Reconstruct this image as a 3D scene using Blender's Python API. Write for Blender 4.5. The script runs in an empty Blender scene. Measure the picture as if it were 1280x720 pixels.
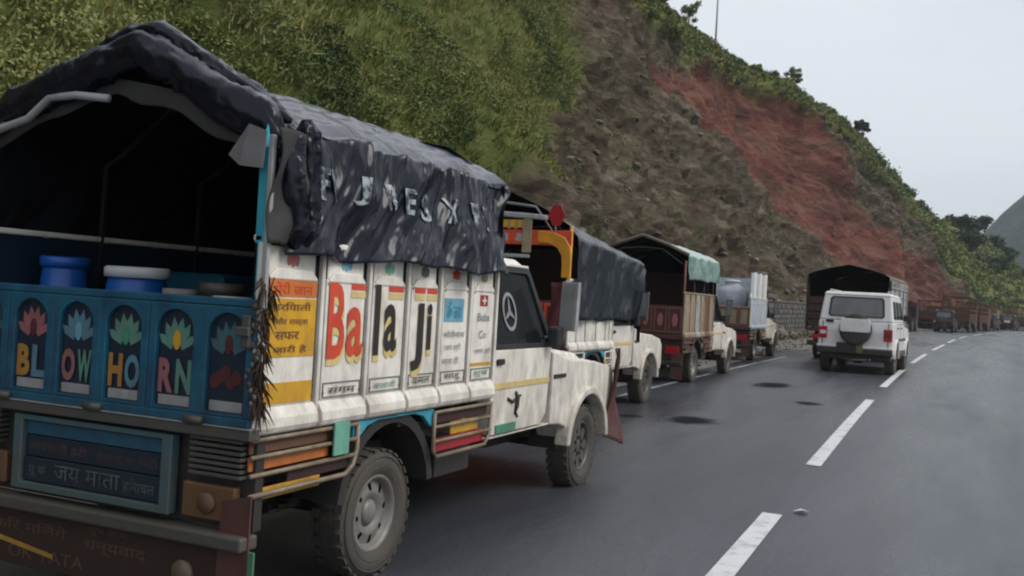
import bpy, bmesh, math, random
import numpy as np
from mathutils import Vector, Matrix, noise
C = bpy.context.scene.collection
R = math.radians
rnd = random.Random(7)
nr = np.random.default_rng(11)

# ------------------------------------------------------------------ camera, light, exposure
scene = bpy.context.scene
cam_d = bpy.data.cameras.new('camera'); cam = bpy.data.objects.new('camera', cam_d); C.objects.link(cam)
cam_d.sensor_width = 36; cam_d.lens = 36*1250/1280; cam_d.clip_start = .05; cam_d.clip_end = 5000
cam.matrix_world = (Matrix.Translation((0, 0, 1.57)) @ Matrix.Rotation(R(24.1), 4, 'Z')
                    @ Matrix.Rotation(R(90)+math.atan(10/1250), 4, 'X') @ Matrix.Rotation(R(3.3), 4, 'Z'))
scene.camera = cam
scene.view_settings.view_transform = 'Standard'; scene.view_settings.look = 'None'
scene.view_settings.exposure = 0.50; scene.view_settings.gamma = 1
scene.cycles.filter_width = 2.1
scene.cycles.max_bounces = 5; scene.cycles.diffuse_bounces = 2; scene.cycles.glossy_bounces = 2

SUN_EL, SUN_AZ = R(44), R(84)          # azimuth measured from +Y towards +X
w = bpy.data.worlds.new('World'); scene.world = w; w.use_nodes = True
nt = w.node_tree; N = nt.nodes; L = nt.links; N.clear()
out = N.new('ShaderNodeOutputWorld'); bg = N.new('ShaderNodeBackground'); L.new(bg.outputs[0], out.inputs[0])
sky = N.new('ShaderNodeTexSky'); sky.sky_type = 'NISHITA'; sky.sun_disc = False
sky.sun_elevation = SUN_EL; sky.sun_rotation = SUN_AZ; sky.air_density = 1.5; sky.dust_density = 3
tc = N.new('ShaderNodeTexCoord'); mp = N.new('ShaderNodeMapping'); mp.inputs['Scale'].default_value = (1, 1, 2.6)
ns = N.new('ShaderNodeTexNoise'); ns.inputs['Scale'].default_value = 1.7; ns.inputs['Detail'].default_value = 4
ns.inputs['Roughness'].default_value = .45
cr = N.new('ShaderNodeValToRGB')
cr.color_ramp.elements[0].position = .33; cr.color_ramp.elements[0].color = (4.5, 4.85, 5.35, 1)
cr.color_ramp.elements[1].position = .68; cr.color_ramp.elements[1].color = (6.0, 6.3, 6.65, 1)
L.new(tc.outputs['Generated'], mp.inputs[0]); L.new(mp.outputs[0], ns.inputs[0]); L.new(ns.outputs[0], cr.inputs[0])
mx = N.new('ShaderNodeMix'); mx.data_type = 'RGBA'; mx.inputs[0].default_value = .93     # closed cloud deck over the blue
L.new(sky.outputs[0], mx.inputs[6]); L.new(cr.outputs[0], mx.inputs[7]); L.new(mx.outputs[2], bg.inputs[0])
bg.inputs[1].default_value = .105
sd = bpy.data.lights.new('sun', 'SUN'); sd.energy = 1.5; sd.angle = R(30); sd.color = (1, .97, .93)
so = bpy.data.objects.new('sun', sd); C.objects.link(so)
sv = Vector((math.sin(SUN_AZ)*math.cos(SUN_EL), math.cos(SUN_AZ)*math.cos(SUN_EL), math.sin(SUN_EL)))
so.rotation_euler = sv.to_track_quat('Z', 'Y').to_euler(); so.location = (20, 0, 40)

# ------------------------------------------------------------------ materials
def mat(name, col, rough=.5, metal=0, col2=None, nscale=6, dirt=0., dirtcol=(.10, .075, .05), bump=0, bscale=40, spec=.5,
        skylit_top=None, stretch=(1, 1, 1), thr=(.35, .7), crease=0):
    m = bpy.data.materials.new(name); m.use_nodes = True
    nt = m.node_tree; N = nt.nodes; L = nt.links; p = N['Principled BSDF']
    p.inputs['Roughness'].default_value = rough; p.inputs['Metallic'].default_value = metal
    p.inputs['Specular IOR Level'].default_value = spec
    tc = N.new('ShaderNodeTexCoord'); mp = N.new('ShaderNodeMapping'); mp.inputs['Scale'].default_value = stretch
    L.new(tc.outputs['Object'], mp.inputs[0])
    n1 = N.new('ShaderNodeTexNoise'); n1.inputs['Scale'].default_value = nscale; n1.inputs['Detail'].default_value = 6
    n1.inputs['Roughness'].default_value = .62
    L.new(mp.outputs[0], n1.inputs[0])
    r1 = N.new('ShaderNodeMapRange'); r1.inputs[1].default_value = thr[0]; r1.inputs[2].default_value = thr[1]
    L.new(n1.outputs[0], r1.inputs[0])
    mx = N.new('ShaderNodeMix'); mx.data_type = 'RGBA'
    c2 = col2 or tuple(c*.72 for c in col)
    mx.inputs[6].default_value = (*col, 1); mx.inputs[7].default_value = (*c2, 1); L.new(r1.outputs[0], mx.inputs[0])
    last = mx.outputs[2]
    if dirt > 0:
        n2 = N.new('ShaderNodeTexNoise'); n2.inputs['Scale'].default_value = 3.1; n2.inputs['Detail'].default_value = 8
        n2.inputs['Roughness'].default_value = .7
        mp2 = N.new('ShaderNodeMapping'); mp2.inputs['Scale'].default_value = (2.6, 2.6, 1.2); L.new(tc.outputs['Object'], mp2.inputs[0])
        L.new(mp2.outputs[0], n2.inputs[0])
        sx = N.new('ShaderNodeSeparateXYZ'); L.new(tc.outputs['Object'], sx.inputs[0])
        # splash mud is thicker near the road
        h = N.new('ShaderNodeMapRange'); h.inputs[1].default_value = .3; h.inputs[2].default_value = 1.3
        h.inputs[3].default_value = .28; h.inputs[4].default_value = 0; L.new(sx.outputs[2], h.inputs[0])
        ad = N.new('ShaderNodeMath'); ad.operation = 'ADD'; L.new(n2.outputs[0], ad.inputs[0]); L.new(h.outputs[0], ad.inputs[1])
        r2 = N.new('ShaderNodeMapRange'); r2.inputs[1].default_value = .45; r2.inputs[2].default_value = .8
        r2.inputs[4].default_value = dirt; L.new(ad.outputs[0], r2.inputs[0])
        m2 = N.new('ShaderNodeMix'); m2.data_type = 'RGBA'; L.new(r2.outputs[0], m2.inputs[0]); L.new(last, m2.inputs[6])
        m2.inputs[7].default_value = (*dirtcol, 1); last = m2.outputs[2]
    if skylit_top:  # upward faces painted paler: the sky's reflection put into the cover colour
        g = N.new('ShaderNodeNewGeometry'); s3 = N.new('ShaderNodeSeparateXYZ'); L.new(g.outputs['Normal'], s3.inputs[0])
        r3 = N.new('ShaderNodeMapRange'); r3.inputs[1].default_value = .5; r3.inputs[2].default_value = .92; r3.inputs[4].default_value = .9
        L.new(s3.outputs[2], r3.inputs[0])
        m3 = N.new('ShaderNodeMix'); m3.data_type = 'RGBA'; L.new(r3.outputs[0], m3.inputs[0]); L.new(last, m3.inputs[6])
        m3.inputs[7].default_value = (*skylit_top, 1); last = m3.outputs[2]
    L.new(last, p.inputs['Base Color'])
    rr = N.new('ShaderNodeMapRange'); rr.inputs[3].default_value = rough*.85; rr.inputs[4].default_value = min(1, rough*1.25)
    L.new(n1.outputs[0], rr.inputs[0]); L.new(rr.outputs[0], p.inputs['Roughness'])
    if crease:                                        # sharp diagonal folds of thin plastic
        mpc = N.new('ShaderNodeMapping'); mpc.inputs['Rotation'].default_value = (R(-30), 0, 0); mpc.inputs['Scale'].default_value = (1.5, 2.6, .8)
        L.new(tc.outputs['Object'], mpc.inputs[0]); nc = N.new('ShaderNodeTexNoise'); nc.noise_type = 'RIDGED_MULTIFRACTAL'
        nc.inputs['Scale'].default_value = 2.4; nc.inputs['Detail'].default_value = 5; nc.inputs['Roughness'].default_value = .5; nc.inputs['Distortion'].default_value = .5
        L.new(mpc.outputs[0], nc.inputs[0]); b = N.new('ShaderNodeBump'); b.inputs['Strength'].default_value = crease; b.inputs['Distance'].default_value = .03
        L.new(nc.outputs[0], b.inputs['Height']); L.new(b.outputs[0], p.inputs['Normal'])
    elif bump:
        nb = N.new('ShaderNodeTexNoise'); nb.inputs['Scale'].default_value = bscale; nb.inputs['Detail'].default_value = 5
        L.new(tc.outputs['Object'], nb.inputs[0])
        b = N.new('ShaderNodeBump'); b.inputs['Strength'].default_value = bump; b.inputs['Distance'].default_value = .02
        L.new(nb.outputs[0], b.inputs['Height']); L.new(b.outputs[0], p.inputs['Normal'])
    return m

M = dict(
 white=mat('white_paint', (.82, .78, .70), .38, col2=(.74,.69,.61), dirt=.62, dirtcol=(.20,.15,.10), bump=.12, bscale=5, nscale=9),
 cream=mat('cream_paint', (.34, .26, .17), .45, dirt=.8, dirtcol=(.10,.07,.045)),
 bluewhite=mat('bluish_white_paint', (.52, .58, .66), .4, dirt=.5),
 suvwhite=mat('car_white_paint', (.80, .77, .76), .3, col2=(.74,.71,.70), dirt=.25),
 cyan=mat('cyan_paint', (.03, .36, .48), .4, dirt=.4),
 teal=mat('teal_paint', (.04, .125, .15), .5, dirt=.6),
 blue=mat('blue_paint', (.010, .12, .19), .4, col2=(.006, .05, .11), dirt=.6, dirtcol=(.03, .04, .05)),
 deep=mat('deep_blue_paint', (.004, .016, .036), .5, dirt=.3, dirtcol=(.03, .03, .03)),
 paleblue=mat('pale_blue_paint', (.16, .38, .50), .5, dirt=.4),
 yellow=mat('yellow_paint', (.68, .36, .02), .45, dirt=.5),
 yshadow=mat('straw_yellow_paint', (.72, .55, .22), .5, dirt=.3),
 orange=mat('orange_paint', (.62, .17, .03), .45, dirt=.5),
 red=mat('red_paint', (.66, .07, .03), .42, dirt=.2),
 maroon=mat('maroon_paint', (.10, .012, .018), .55, col2=(.05, .01, .012), dirt=.4),
 darkred=mat('dark_red_board', (.045, .014, .012), .6, dirt=.5, dirtcol=(.03, .022, .016)),
 pink=mat('pink_paint', (.55, .17, .19), .5, dirt=.3),
 mint=mat('mint_paint', (.16, .45, .33), .5, dirt=.3),
 green=mat('green_paint', (.05, .26, .16), .5, dirt=.4),
 brown=mat('brown_paint', (.14, .055, .028), .6, dirt=.5),
 maroonpale=mat('dusty_pink_lettering', (.15, .085, .085), .7, dirt=.8, dirtcol=(.03,.03,.03)),
 greypale=mat('dusty_pale_lettering', (.17, .20, .18), .7, dirt=.8, dirtcol=(.03,.03,.03)),
 mpink=mat('shaded_pink_paint', (.33, .12, .13), .55, dirt=.5),  # dimmed copies for the tails: their shade is mixed into the paint
 mamber=mat('shaded_amber_paint', (.42, .20, .03), .55, dirt=.5),
 mgreen=mat('shaded_mint_paint', (.11, .26, .20), .55, dirt=.5),
 mblue=mat('shaded_sky_paint', (.10, .23, .31), .55, dirt=.5),
 ink=mat('black_lettering', (.022, .018, .018), .5),
 greyink=mat('grey_lettering', (.16, .16, .17), .6),
 silver=mat('silver_print', (.34, .38, .41), .5, col2=(.02, .025, .04), nscale=13, thr=(.44, .56)),
 palewhite=mat('worn_white_paint', (.36, .36, .36), .6, dirt=.5),
 black=mat('black_metal', (.018, .018, .019), .55, dirt=.5, dirtcol=(.05, .04, .032)),
 steel=mat('dull_steel', (.10, .105, .10), .5, metal=.3, dirt=.5),
 rim=mat('grey_wheel_steel', (.32, .32, .31), .45, metal=.2, dirt=.65, dirtcol=(.12, .10, .08)),
 darkrim=mat('dark_wheel_steel', (.10, .10, .10), .4, metal=.3, dirt=.6, dirtcol=(.12, .10, .08)),
 rubber=mat('tyre_rubber', (.028, .027, .026), .8, col2=(.05, .045, .04), dirt=.65, dirtcol=(.085, .072, .058), bump=.3, bscale=60),
 glass=mat('dark_window_glass', (.012, .014, .016), .07, nscale=3),
 rearglass=mat('tinted_rear_glass', (.15, .15, .155), .12, nscale=3),
 tarp=mat('navy_plastic_tarpaulin', (.006, .007, .013), .20, col2=(.010, .012, .022), nscale=5, spec=.27, skylit_top=(.15, .15, .175), crease=.8),
 tarp_shade=mat('tarpaulin_lining', (.006, .007, .009), .95, spec=.1),  # near black inside the covers: interior shade painted into the colour
 tarp2=mat('charcoal_tarpaulin', (.010, .014, .020), .26, nscale=6, spec=.3, dirt=.2, dirtcol=(.05, .055, .06), skylit_top=(.10, .105, .12), crease=.5),
 greent=mat('green_tarpaulin', (.20, .28, .25), .45, col2=(.05, .12, .10), nscale=2.2, skylit_top=(.45, .52, .48), crease=.4),
 khaki=mat('khaki_tarpaulin', (.12, .095, .065), .7, col2=(.07, .06, .045), skylit_top=(.17, .15, .11), bump=.3),
 cloth=mat('grey_cloth', (.20, .19, .19), .9, dirt=.3),
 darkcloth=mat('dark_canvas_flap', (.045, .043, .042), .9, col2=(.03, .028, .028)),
 hair=mat('shaggy_black_fibre', (.022, .014, .010), .8, col2=(.07, .03, .014), nscale=14),
 lamp=mat('red_lamp_lens', (.40, .02, .03), .2),
 lampw=mat('clear_lamp_lens', (.7, .62, .62), .2),
 wood=mat('brown_timber', (.12, .045, .022), .8, col2=(.05, .022, .012), nscale=10, dirt=.3),
 barrel=mat('blue_drum_plastic', (.012, .10, .42), .35, nscale=4),
 lidw=mat('white_lid_plastic', (.60, .62, .64), .4, nscale=5),
 wall=mat('grey_masonry', (.075, .07, .065), .9, col2=(.14, .13, .12), nscale=7, bump=.5, bscale=12),
 pole=mat('grey_pole_steel', (.34, .35, .36), .6),
 bark=mat('bark', (.07, .055, .04), .9, bump=.5, bscale=20),
)

# leaf material: tint attribute picks between light and dark natural greens
def leafmat(name, a, b, c):
    m = bpy.data.materials.new(name); m.use_nodes = True; nt = m.node_tree; N = nt.nodes; L = nt.links; p = N['Principled BSDF']
    at = N.new('ShaderNodeAttribute'); at.attribute_name = 'tint'
    geo = N.new('ShaderNodeNewGeometry'); n = N.new('ShaderNodeTexNoise'); n.inputs['Scale'].default_value = .22; n.inputs['Detail'].default_value = 4
    L.new(geo.outputs['Position'], n.inputs[0])
    ad = N.new('ShaderNodeMath'); ad.operation = 'ADD'; L.new(at.outputs['Fac'], ad.inputs[0]); L.new(n.outputs[0], ad.inputs[1])
    r = N.new('ShaderNodeMapRange'); r.inputs[1].default_value = .45; r.inputs[2].default_value = 1.45; L.new(ad.outputs[0], r.inputs[0])
    cr = N.new('ShaderNodeValToRGB'); e = cr.color_ramp.elements
    e[0].color = (*a, 1); e[1].color = (*c, 1); x = e.new(.5); x.color = (*b, 1)
    L.new(r.outputs[0], cr.inputs[0]); L.new(cr.outputs[0], p.inputs['Base Color'])
    p.inputs['Roughness'].default_value = .65; p.inputs['Specular IOR Level'].default_value = .25
    return m
M['leaf'] = leafmat('shrub_leaves', (.022, .042, .010), (.085, .122, .028), (.20, .20, .065))
M['leafdark'] = leafmat('dark_tree_leaves', (.014, .026, .012), (.028, .05, .02), (.06, .085, .035))
M['grass'] = leafmat('slope_grass_blades', (.05, .068, .014), (.15, .17, .036), (.27, .255, .085))
M['dryleaf'] = leafmat('dry_grass_blades', (.06, .06, .025), (.13, .12, .05), (.24, .20, .10))

# ------------------------------------------------------------------ mesh helpers
class MB:
    """collects shapes and links them as ONE mesh object"""
    def __init__(s, xf=None): s.v = []; s.f = []; s.m = []; s.sm = []; s.xf = xf
    def add(s, vs, fs, mi=0, smooth=False):
        b = len(s.v)
        s.v += [s.xf(*p) for p in vs] if s.xf else [tuple(p) for p in vs]
        s.f += [tuple(i+b for i in f) for f in fs]; s.m += [mi]*len(fs); s.sm += [smooth]*len(fs); return s
    def box(s, x0, x1, y0, y1, z0, z1, mi=0):
        return s.add([(x0,y0,z0),(x1,y0,z0),(x1,y1,z0),(x0,y1,z0),(x0,y0,z1),(x1,y0,z1),(x1,y1,z1),(x0,y1,z1)],
                     [(0,3,2,1),(4,5,6,7),(0,1,5,4),(1,2,6,5),(2,3,7,6),(3,0,4,7)], mi)
    def slab(s, poly, c0, c1, mi=0):                     # polygon (a,b) extruded along c
        n = len(poly)
        return s.add([(a,b,c0) for a,b in poly]+[(a,b,c1) for a,b in poly],
                     [tuple(range(n-1,-1,-1)), tuple(range(n,2*n))]+[(i,(i+1)%n,n+(i+1)%n,n+i) for i in range(n)], mi)
    def ring(s, outer, inner, c0, c1, mi=0, closed=True): # frame between two polygons with the same count
        n = len(outer); V = []
        for c in (c0, c1): V += [(a,b,c) for a,b in outer]+[(a,b,c) for a,b in inner]
        F = []
        for i in range(n if closed else n-1):
            j = (i+1) % n
            F += [(i,j,n+j,n+i), (2*n+i,3*n+i,3*n+j,2*n+j), (i,2*n+i,2*n+j,j), (n+i,n+j,3*n+j,3*n+i)]
        if not closed: F += [(0,n,3*n,2*n), (n-1,3*n-1,4*n-1,2*n-1)]
        return s.add(V, F, mi)
    def tube(s, pts, r, n=8, mi=0, cap=True):
        pts = [Vector(p) for p in pts]; V = []; F = []; up = None
        for i, p in enumerate(pts):
            d = (pts[min(i+1,len(pts)-1)]-pts[max(i-1,0)]).normalized()
            if up is None: up = d.orthogonal().normalized()
            up = (up-d*up.dot(d)).normalized(); bb = d.cross(up)
            rr = r[i] if isinstance(r, (list,tuple)) else r
            for k in range(n):
                a = 2*math.pi*k/n; V.append(tuple(p+(up*math.cos(a)+bb*math.sin(a))*rr))
        for i in range(len(pts)-1):
            for k in range(n): F.append((i*n+k, i*n+(k+1)%n, (i+1)*n+(k+1)%n, (i+1)*n+k))
        if cap: F += [tuple(range(n-1,-1,-1)), tuple(range((len(pts)-1)*n, len(pts)*n))]
        return s.add(V, F, mi, True)
    def lathe(s, prof, c=(0,0,0), axis='x', n=28, mi=0, cap=True):  # prof: (along axis, radius)
        V = []; F = []
        for a, r in prof:
            for k in range(n):
                t = 2*math.pi*k/n; u, v = r*math.cos(t), r*math.sin(t)
                V.append({'x':(c[0]+a,c[1]+u,c[2]+v),'y':(c[0]+u,c[1]+a,c[2]+v),'z':(c[0]+u,c[1]+v,c[2]+a)}[axis])
        for i in range(len(prof)-1):
            for k in range(n): F.append((i*n+k, i*n+(k+1)%n, (i+1)*n+(k+1)%n, (i+1)*n+k))
        if cap and prof[0][1] > 1e-4: F.append(tuple(range(n)))
        if cap and prof[-1][1] > 1e-4: F.append(tuple(range((len(prof)-1)*n, len(prof)*n)))
        return s.add(V, F, mi, True)
    def grid(s, pts, nu, nv, mi=0, smooth=True):
        return s.add(pts, [(i*nv+j, i*nv+j+1, (i+1)*nv+j+1, (i+1)*nv+j) for i in range(nu-1) for j in range(nv-1)], mi, smooth)
    def hexa(s, p, mi=0): return s.add(p, [(0,3,2,1),(4,5,6,7),(0,1,5,4),(1,2,6,5),(2,3,7,6),(3,0,4,7)], mi)
    def build(s, name, mats, parent=None, bevel=0, recalc=True, solid=0, seg=1):
        me = bpy.data.meshes.new(name); me.from_pydata(s.v, [], s.f)
        mats = mats if isinstance(mats, (list,tuple)) else [mats]
        for m in mats: me.materials.append(M[m] if isinstance(m, str) else m)
        me.polygons.foreach_set('material_index', s.m); me.polygons.foreach_set('use_smooth', s.sm)
        if recalc:
            bm = bmesh.new(); bm.from_mesh(me); bmesh.ops.recalc_face_normals(bm, faces=bm.faces); bm.to_mesh(me); bm.free()
        me.update()
        o = bpy.data.objects.new(name, me); C.objects.link(o); o.parent = parent
        if solid:
            q = o.modifiers.new('solid', 'SOLIDIFY'); q.thickness = solid; q.offset = -1
        if bevel:
            q = o.modifiers.new('bevel', 'BEVEL'); q.width = bevel; q.segments = seg; q.limit_method = 'ANGLE'; q.angle_limit = R(40)
        return o
def tag(o, label=None, cat=None, group=None, kind=None):
    if label: o['label'] = label
    if cat: o['category'] = cat
    if group: o['group'] = group
    if kind: o['kind'] = kind
    return o
def empty(name, loc, rz=0, label=None, cat=None, group=None):
    o = bpy.data.objects.new(name, None); C.objects.link(o); o.location = loc; o.rotation_euler = (0, 0, rz)
    o.empty_display_size = .2
    return tag(o, label, cat, group)
def link_copy(o, parent, loc=None):
    c = o.copy(); C.objects.link(c); c.parent = parent
    if loc is not None: c.location = loc
    for ch in [k for k in C.objects if k.parent == o]: link_copy(ch, c)
    return c
def rect(a0, a1, b0, b1): return [(a0,b0),(a1,b0),(a1,b1),(a0,b1)]
def arc(cx_, cz_, r, a0, a1, n): return [(cx_+r*math.cos(R(a0+(a1-a0)*i/n)), cz_+r*math.sin(R(a0+(a1-a0)*i/n))) for i in range(n+1)]

def text_shape(txt, bold=0.):
    cu = bpy.data.curves.new('t', 'FONT'); cu.body = txt; cu.resolution_u = 3; cu.offset = bold; cu.fill_mode = 'FRONT'
    o = bpy.data.objects.new('t', cu); C.objects.link(o)
    dg = bpy.context.evaluated_depsgraph_get(); me = o.evaluated_get(dg).to_mesh()
    V = [(v.co.x, v.co.y) for v in me.vertices]; F = [tuple(p.vertices) for p in me.polygons]
    o.evaluated_get(dg).to_mesh_clear(); bpy.data.objects.remove(o); bpy.data.curves.remove(cu)
    return V, F
def text(mb, txt, a0, a1, b0, b1, c, mi=0, bold=0., shear=0.):
    """flat lettering fitted in the box a0..a1, b0..b1"""
    V, F = text_shape(txt, bold)
    if not V: return
    xs = [v[0] for v in V]; ys = [v[1] for v in V]; x0, x1, y0, y1 = min(xs), max(xs), min(ys), max(ys)
    mb.add([(a0+(a1-a0)*(x-x0)/(x1-x0)+shear*(y-y0)/(y1-y0), b0+(b1-b0)*(y-y0)/(y1-y0), c) for x, y in V], F, mi)
def fbm(p, o=4): return noise.fractal(p, 1.0, 2.0, o)
def ridge(p, o=3):
    s = 0; a = 1; 
    for k in range(o):
        s += a*(1-abs(noise.noise(p))*2); p = p*2.1; a *= .5
    return s/1.75

# ------------------------------------------------------------------ road line, ground height, hill shape
CLp = [(-60,-1.1),(6,-1.15),(14,-1.36),(28,-1.38),(43,-1.1),(58,-.6),(70,-.2),(83,.5),(110,3),(150,10.5),(200,25),(300,62),(500,150)]
CY = np.array([p[0] for p in CLp], float); CX = np.array([p[1] for p in CLp], float)
def cx(y):
    y = np.asarray(y, float); return sum(np.interp(y+k*1.6, CY, CX) for k in range(-4, 5))/9.
def gz(y): return .006*np.clip(np.asarray(y, float)-5, 0, None)
HT = np.array([(-60,26,20),(0,28,21),(60,32,23),(90,29.2,21),(98,28.6,20.8),(102,27.8,19.2),(106,26.9,17),(110,25.8,14.3),(122,25.0,13.5),
               (137,23.1,12.6),(150,19.6,11.7),(165,16.4,12.5),(190,16.5,13.7),(210,12.8,15),(230,9.5,17),(260,7,16),(300,5,16),(400,4,16)])
def hill(s, w):
    Hc = np.interp(s, HT[:,0], HT[:,1]); U = np.interp(s, HT[:,0], HT[:,2])
    return cx(s)-7.2-U*(.9*w+.1*w*w), s, gz(s)+Hc*w
RED = [(58,.50),(63.3,.562),(70.1,.602),(81.7,.70),(92,.77),(100.5,.84),(108,.87),(113,.80),(114,.68),(116,.60),(120,.51),(125,.41),(132,.32),
       (143,.22),(149,.12),(149,.02),(130,.02),(119.9,.07),(108.8,.127),(99.9,.17),(86,.18),(75.7,.224),(74.7,.274),(70.8,.301),(68.9,.344),(71.4,.421),(64.1,.395),(64.8,.458),(61,.472)]
GREENB = [(-60,.10),(18,.11),(23.5,.147),(26.4,.167),(30.1,.211),(36.1,.294),(44.5,.428),(48.2,.532),(62,.67),(82,.72),(92,.775),(102,.84),(110,.865),(118,.79),(128,.68),(134,.56),(140,.42),(146,.30),(156,.16),(170,.06),(400,.02)]
GB = np.array(GREENB)
def inpoly(px, py, poly):
    ins = np.zeros(px.shape, bool); n = len(poly)
    for i in range(n):
        x1, y1 = poly[i]; x2, y2 = poly[(i+1) % n]
        c = ((y1 > py) != (y2 > py)) & (px < (x2-x1)*(py-y1)/(y2-y1+1e-12)+x1); ins ^= c
    return ins
def polydist(px, py, poly, sx=1., sy=30.):
    d = np.full(px.shape, 1e9); n = len(poly)
    for i in range(n):
        ax, ay = poly[i][0]*sx, poly[i][1]*sy; bx, by = poly[(i+1)%n][0]*sx, poly[(i+1)%n][1]*sy
        t = np.clip(((px*sx-ax)*(bx-ax)+(py*sy-ay)*(by-ay))/((bx-ax)**2+(by-ay)**2+1e-9), 0, 1)
        d = np.minimum(d, np.hypot(px*sx-ax-t*(bx-ax), py*sy-ay-t*(by-ay)))
    return d
def sstep(x, a, b): t = np.clip((x-a)/(b-a), 0, 1); return t*t*(3-2*t)

# hill mesh --------------------------------------------------------
sv_ = np.concatenate([np.arange(-40, 0, 1.2), np.arange(0, 60, .28), np.arange(60, 150, .34), np.arange(150, 260, 1.1), np.arange(260, 402, 5)])
wv = np.linspace(0, 1, 120)
S, Wm = np.meshgrid(sv_, wv, indexing='ij')
hx, hy, hz = hill(S, Wm)
nvec = (.86, 0., .5)
disp = np.zeros(S.shape); nzm = np.zeros(S.shape)
for i in range(S.shape[0]):
    for j in range(S.shape[1]):
        p = Vector((hx[i,j], hy[i,j], hz[i,j]))
        a = fbm(p*.13, 3)
        # tilted beds: the layers dip along the road
        q = Vector((p.x*.2, p.y*.10-p.z*.10, p.z*.75+p.y*.24))
        b = ridge(q*.9, 3); c = fbm(p*1.1, 3)
        disp[i,j] = a; nzm[i,j] = b*.95+c*.10+.15*max(0, ridge(Vector((p.x*.9, p.y*.55+p.z*.2, p.z*1.6+p.y*.5)), 3))
gb = np.interp(S, GB[:,0], GB[:,1])
jit = np.array([[noise.noise(Vector((S[i,j]*.22, Wm[i,j]*8, 3.)))*.05+noise.noise(Vector((S[i,j]*.9, Wm[i,j]*30, 3.)))*.022 for j in range(S.shape[1])] for i in range(S.shape[0])])
green = sstep(Wm+jit-gb, -.025, .03)
jx = S+jit*45; jw = Wm+jit*.8
redin = inpoly(jx, jw, RED); rd = polydist(jx, jw, RED)
red = np.where(redin, sstep(rd, -.2, .5), 0.); redg = np.where(redin, sstep(rd, 0, 3.5), 0.)
rough = (1-green)*(1-.45*red)
d = disp*1.5*(.35+.65*np.clip(Wm*6, 0, 1)) + nzm*(.20+1.15*rough)*np.clip(Wm*12, .12, 1) - redg*1.3 - (1-green)*.5*np.clip(Wm*9,0,1)
# an overhanging lip where the turf ends above the scar
lip = np.exp(-((Wm-gb)/.018)**2)*(S > 55)*(S < 135); d = d+lip*.9
fade = np.clip((1-Wm)*12, .35, 1); d *= fade
pts = np.stack([hx+nvec[0]*d, hy, hz+nvec[2]*d], -1)
HP = pts.copy()
# crest: rolls over and runs back behind
back = []
for k, (bx, bz) in enumerate([(2.5, .9), (6, .9), (12, -.5), (40, -6), (120, -30)]):
    q = pts[:, -1, :].copy(); q[:, 0] -= bx; q[:, 2] += bz; back.append(q)
pts = np.concatenate([pts, np.stack(back, 1)], 1)
gr = np.concatenate([green, np.ones((S.shape[0], 5))], 1); rdm = np.concatenate([red, np.zeros((S.shape[0], 5))], 1)
nu, nv = pts.shape[:2]
me = bpy.data.meshes.new('hillside')
idx = np.arange(nu*nv).reshape(nu, nv)
faces = np.stack([idx[:-1,:-1], idx[1:,:-1], idx[1:,1:], idx[:-1,1:]], -1).reshape(-1, 4)
me.from_pydata(pts.reshape(-1, 3).tolist(), [], faces.tolist())
me.polygons.foreach_set('use_smooth', [False]*len(faces))
for nm, arr in (('green', gr), ('red', rdm)):
    at = me.attributes.new(nm, 'FLOAT', 'POINT'); at.data.foreach_set('value', arr.reshape(-1).astype(np.float32))
hm = bpy.data.materials.new('hill_rock_and_soil'); hm.use_nodes = True
N = hm.node_tree.nodes; L = hm.node_tree.links; p = N['Principled BSDF']; p.inputs['Roughness'].default_value = .93; p.inputs['Specular IOR Level'].default_value = .2
geo = N.new('ShaderNodeNewGeometry')
def nz(scale, det=6, st=(1,1,1), rot=(0,0,0), rough=.6):
    mp = N.new('ShaderNodeMapping'); mp.inputs['Scale'].default_value = st; mp.inputs['Rotation'].default_value = rot
    L.new(geo.outputs['Position'], mp.inputs[0]); n = N.new('ShaderNodeTexNoise'); n.inputs['Scale'].default_value = scale
    n.inputs['Detail'].default_value = det; n.inputs['Roughness'].default_value = rough; L.new(mp.outputs[0], n.inputs[0]); return n.outputs[0]
def ramp(src, stops):
    c = N.new('ShaderNodeValToRGB'); e = c.color_ramp.elements
    e[0].position, e[0].color = stops[0][0], (*stops[0][1], 1); e[1].position, e[1].color = stops[-1][0], (*stops[-1][1], 1)
    for a, b in stops[1:-1]: x = e.new(a); x.color = (*b, 1)
    L.new(src, c.inputs[0]); return c.outputs[0]
def mixc(f, a, b):
    m = N.new('ShaderNodeMix'); m.data_type = 'RGBA'; L.new(f, m.inputs[0]); L.new(a, m.inputs[6]); L.new(b, m.inputs[7]); return m.outputs[2]
rock = ramp(nz(.8, 12, (1,.55,1.9), (R(20),0,0), .68), [(.30,(.022,.015,.010)),(.44,(.070,.050,.032)),(.56,(.120,.090,.060)),(.70,(.23,.19,.145))])
moss = ramp(nz(1.6, 7), [(.3,(.030,.036,.015)),(.7,(.08,.08,.034))])
mr = N.new('ShaderNodeMapRange'); mr.inputs[1].default_value = .50; mr.inputs[2].default_value = .66; mr.inputs[4].default_value = .62
L.new(nz(.35, 6), mr.inputs[0]); rock = mixc(mr.outputs[0], rock, moss)
redc = ramp(nz(.42, 9, (1,.45,1.5), (R(26),0,0), .66), [(.30,(.042,.014,.010)),(.45,(.092,.027,.018)),(.57,(.145,.044,.028)),(.70,(.19,.085,.055))])
turf = ramp(nz(.8, 8), [(.3,(.055,.072,.018)),(.5,(.12,.14,.035)),(.7,(.20,.19,.065))])
ag = N.new('ShaderNodeAttribute'); ag.attribute_name = 'green'; ar = N.new('ShaderNodeAttribute'); ar.attribute_name = 'red'
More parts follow.
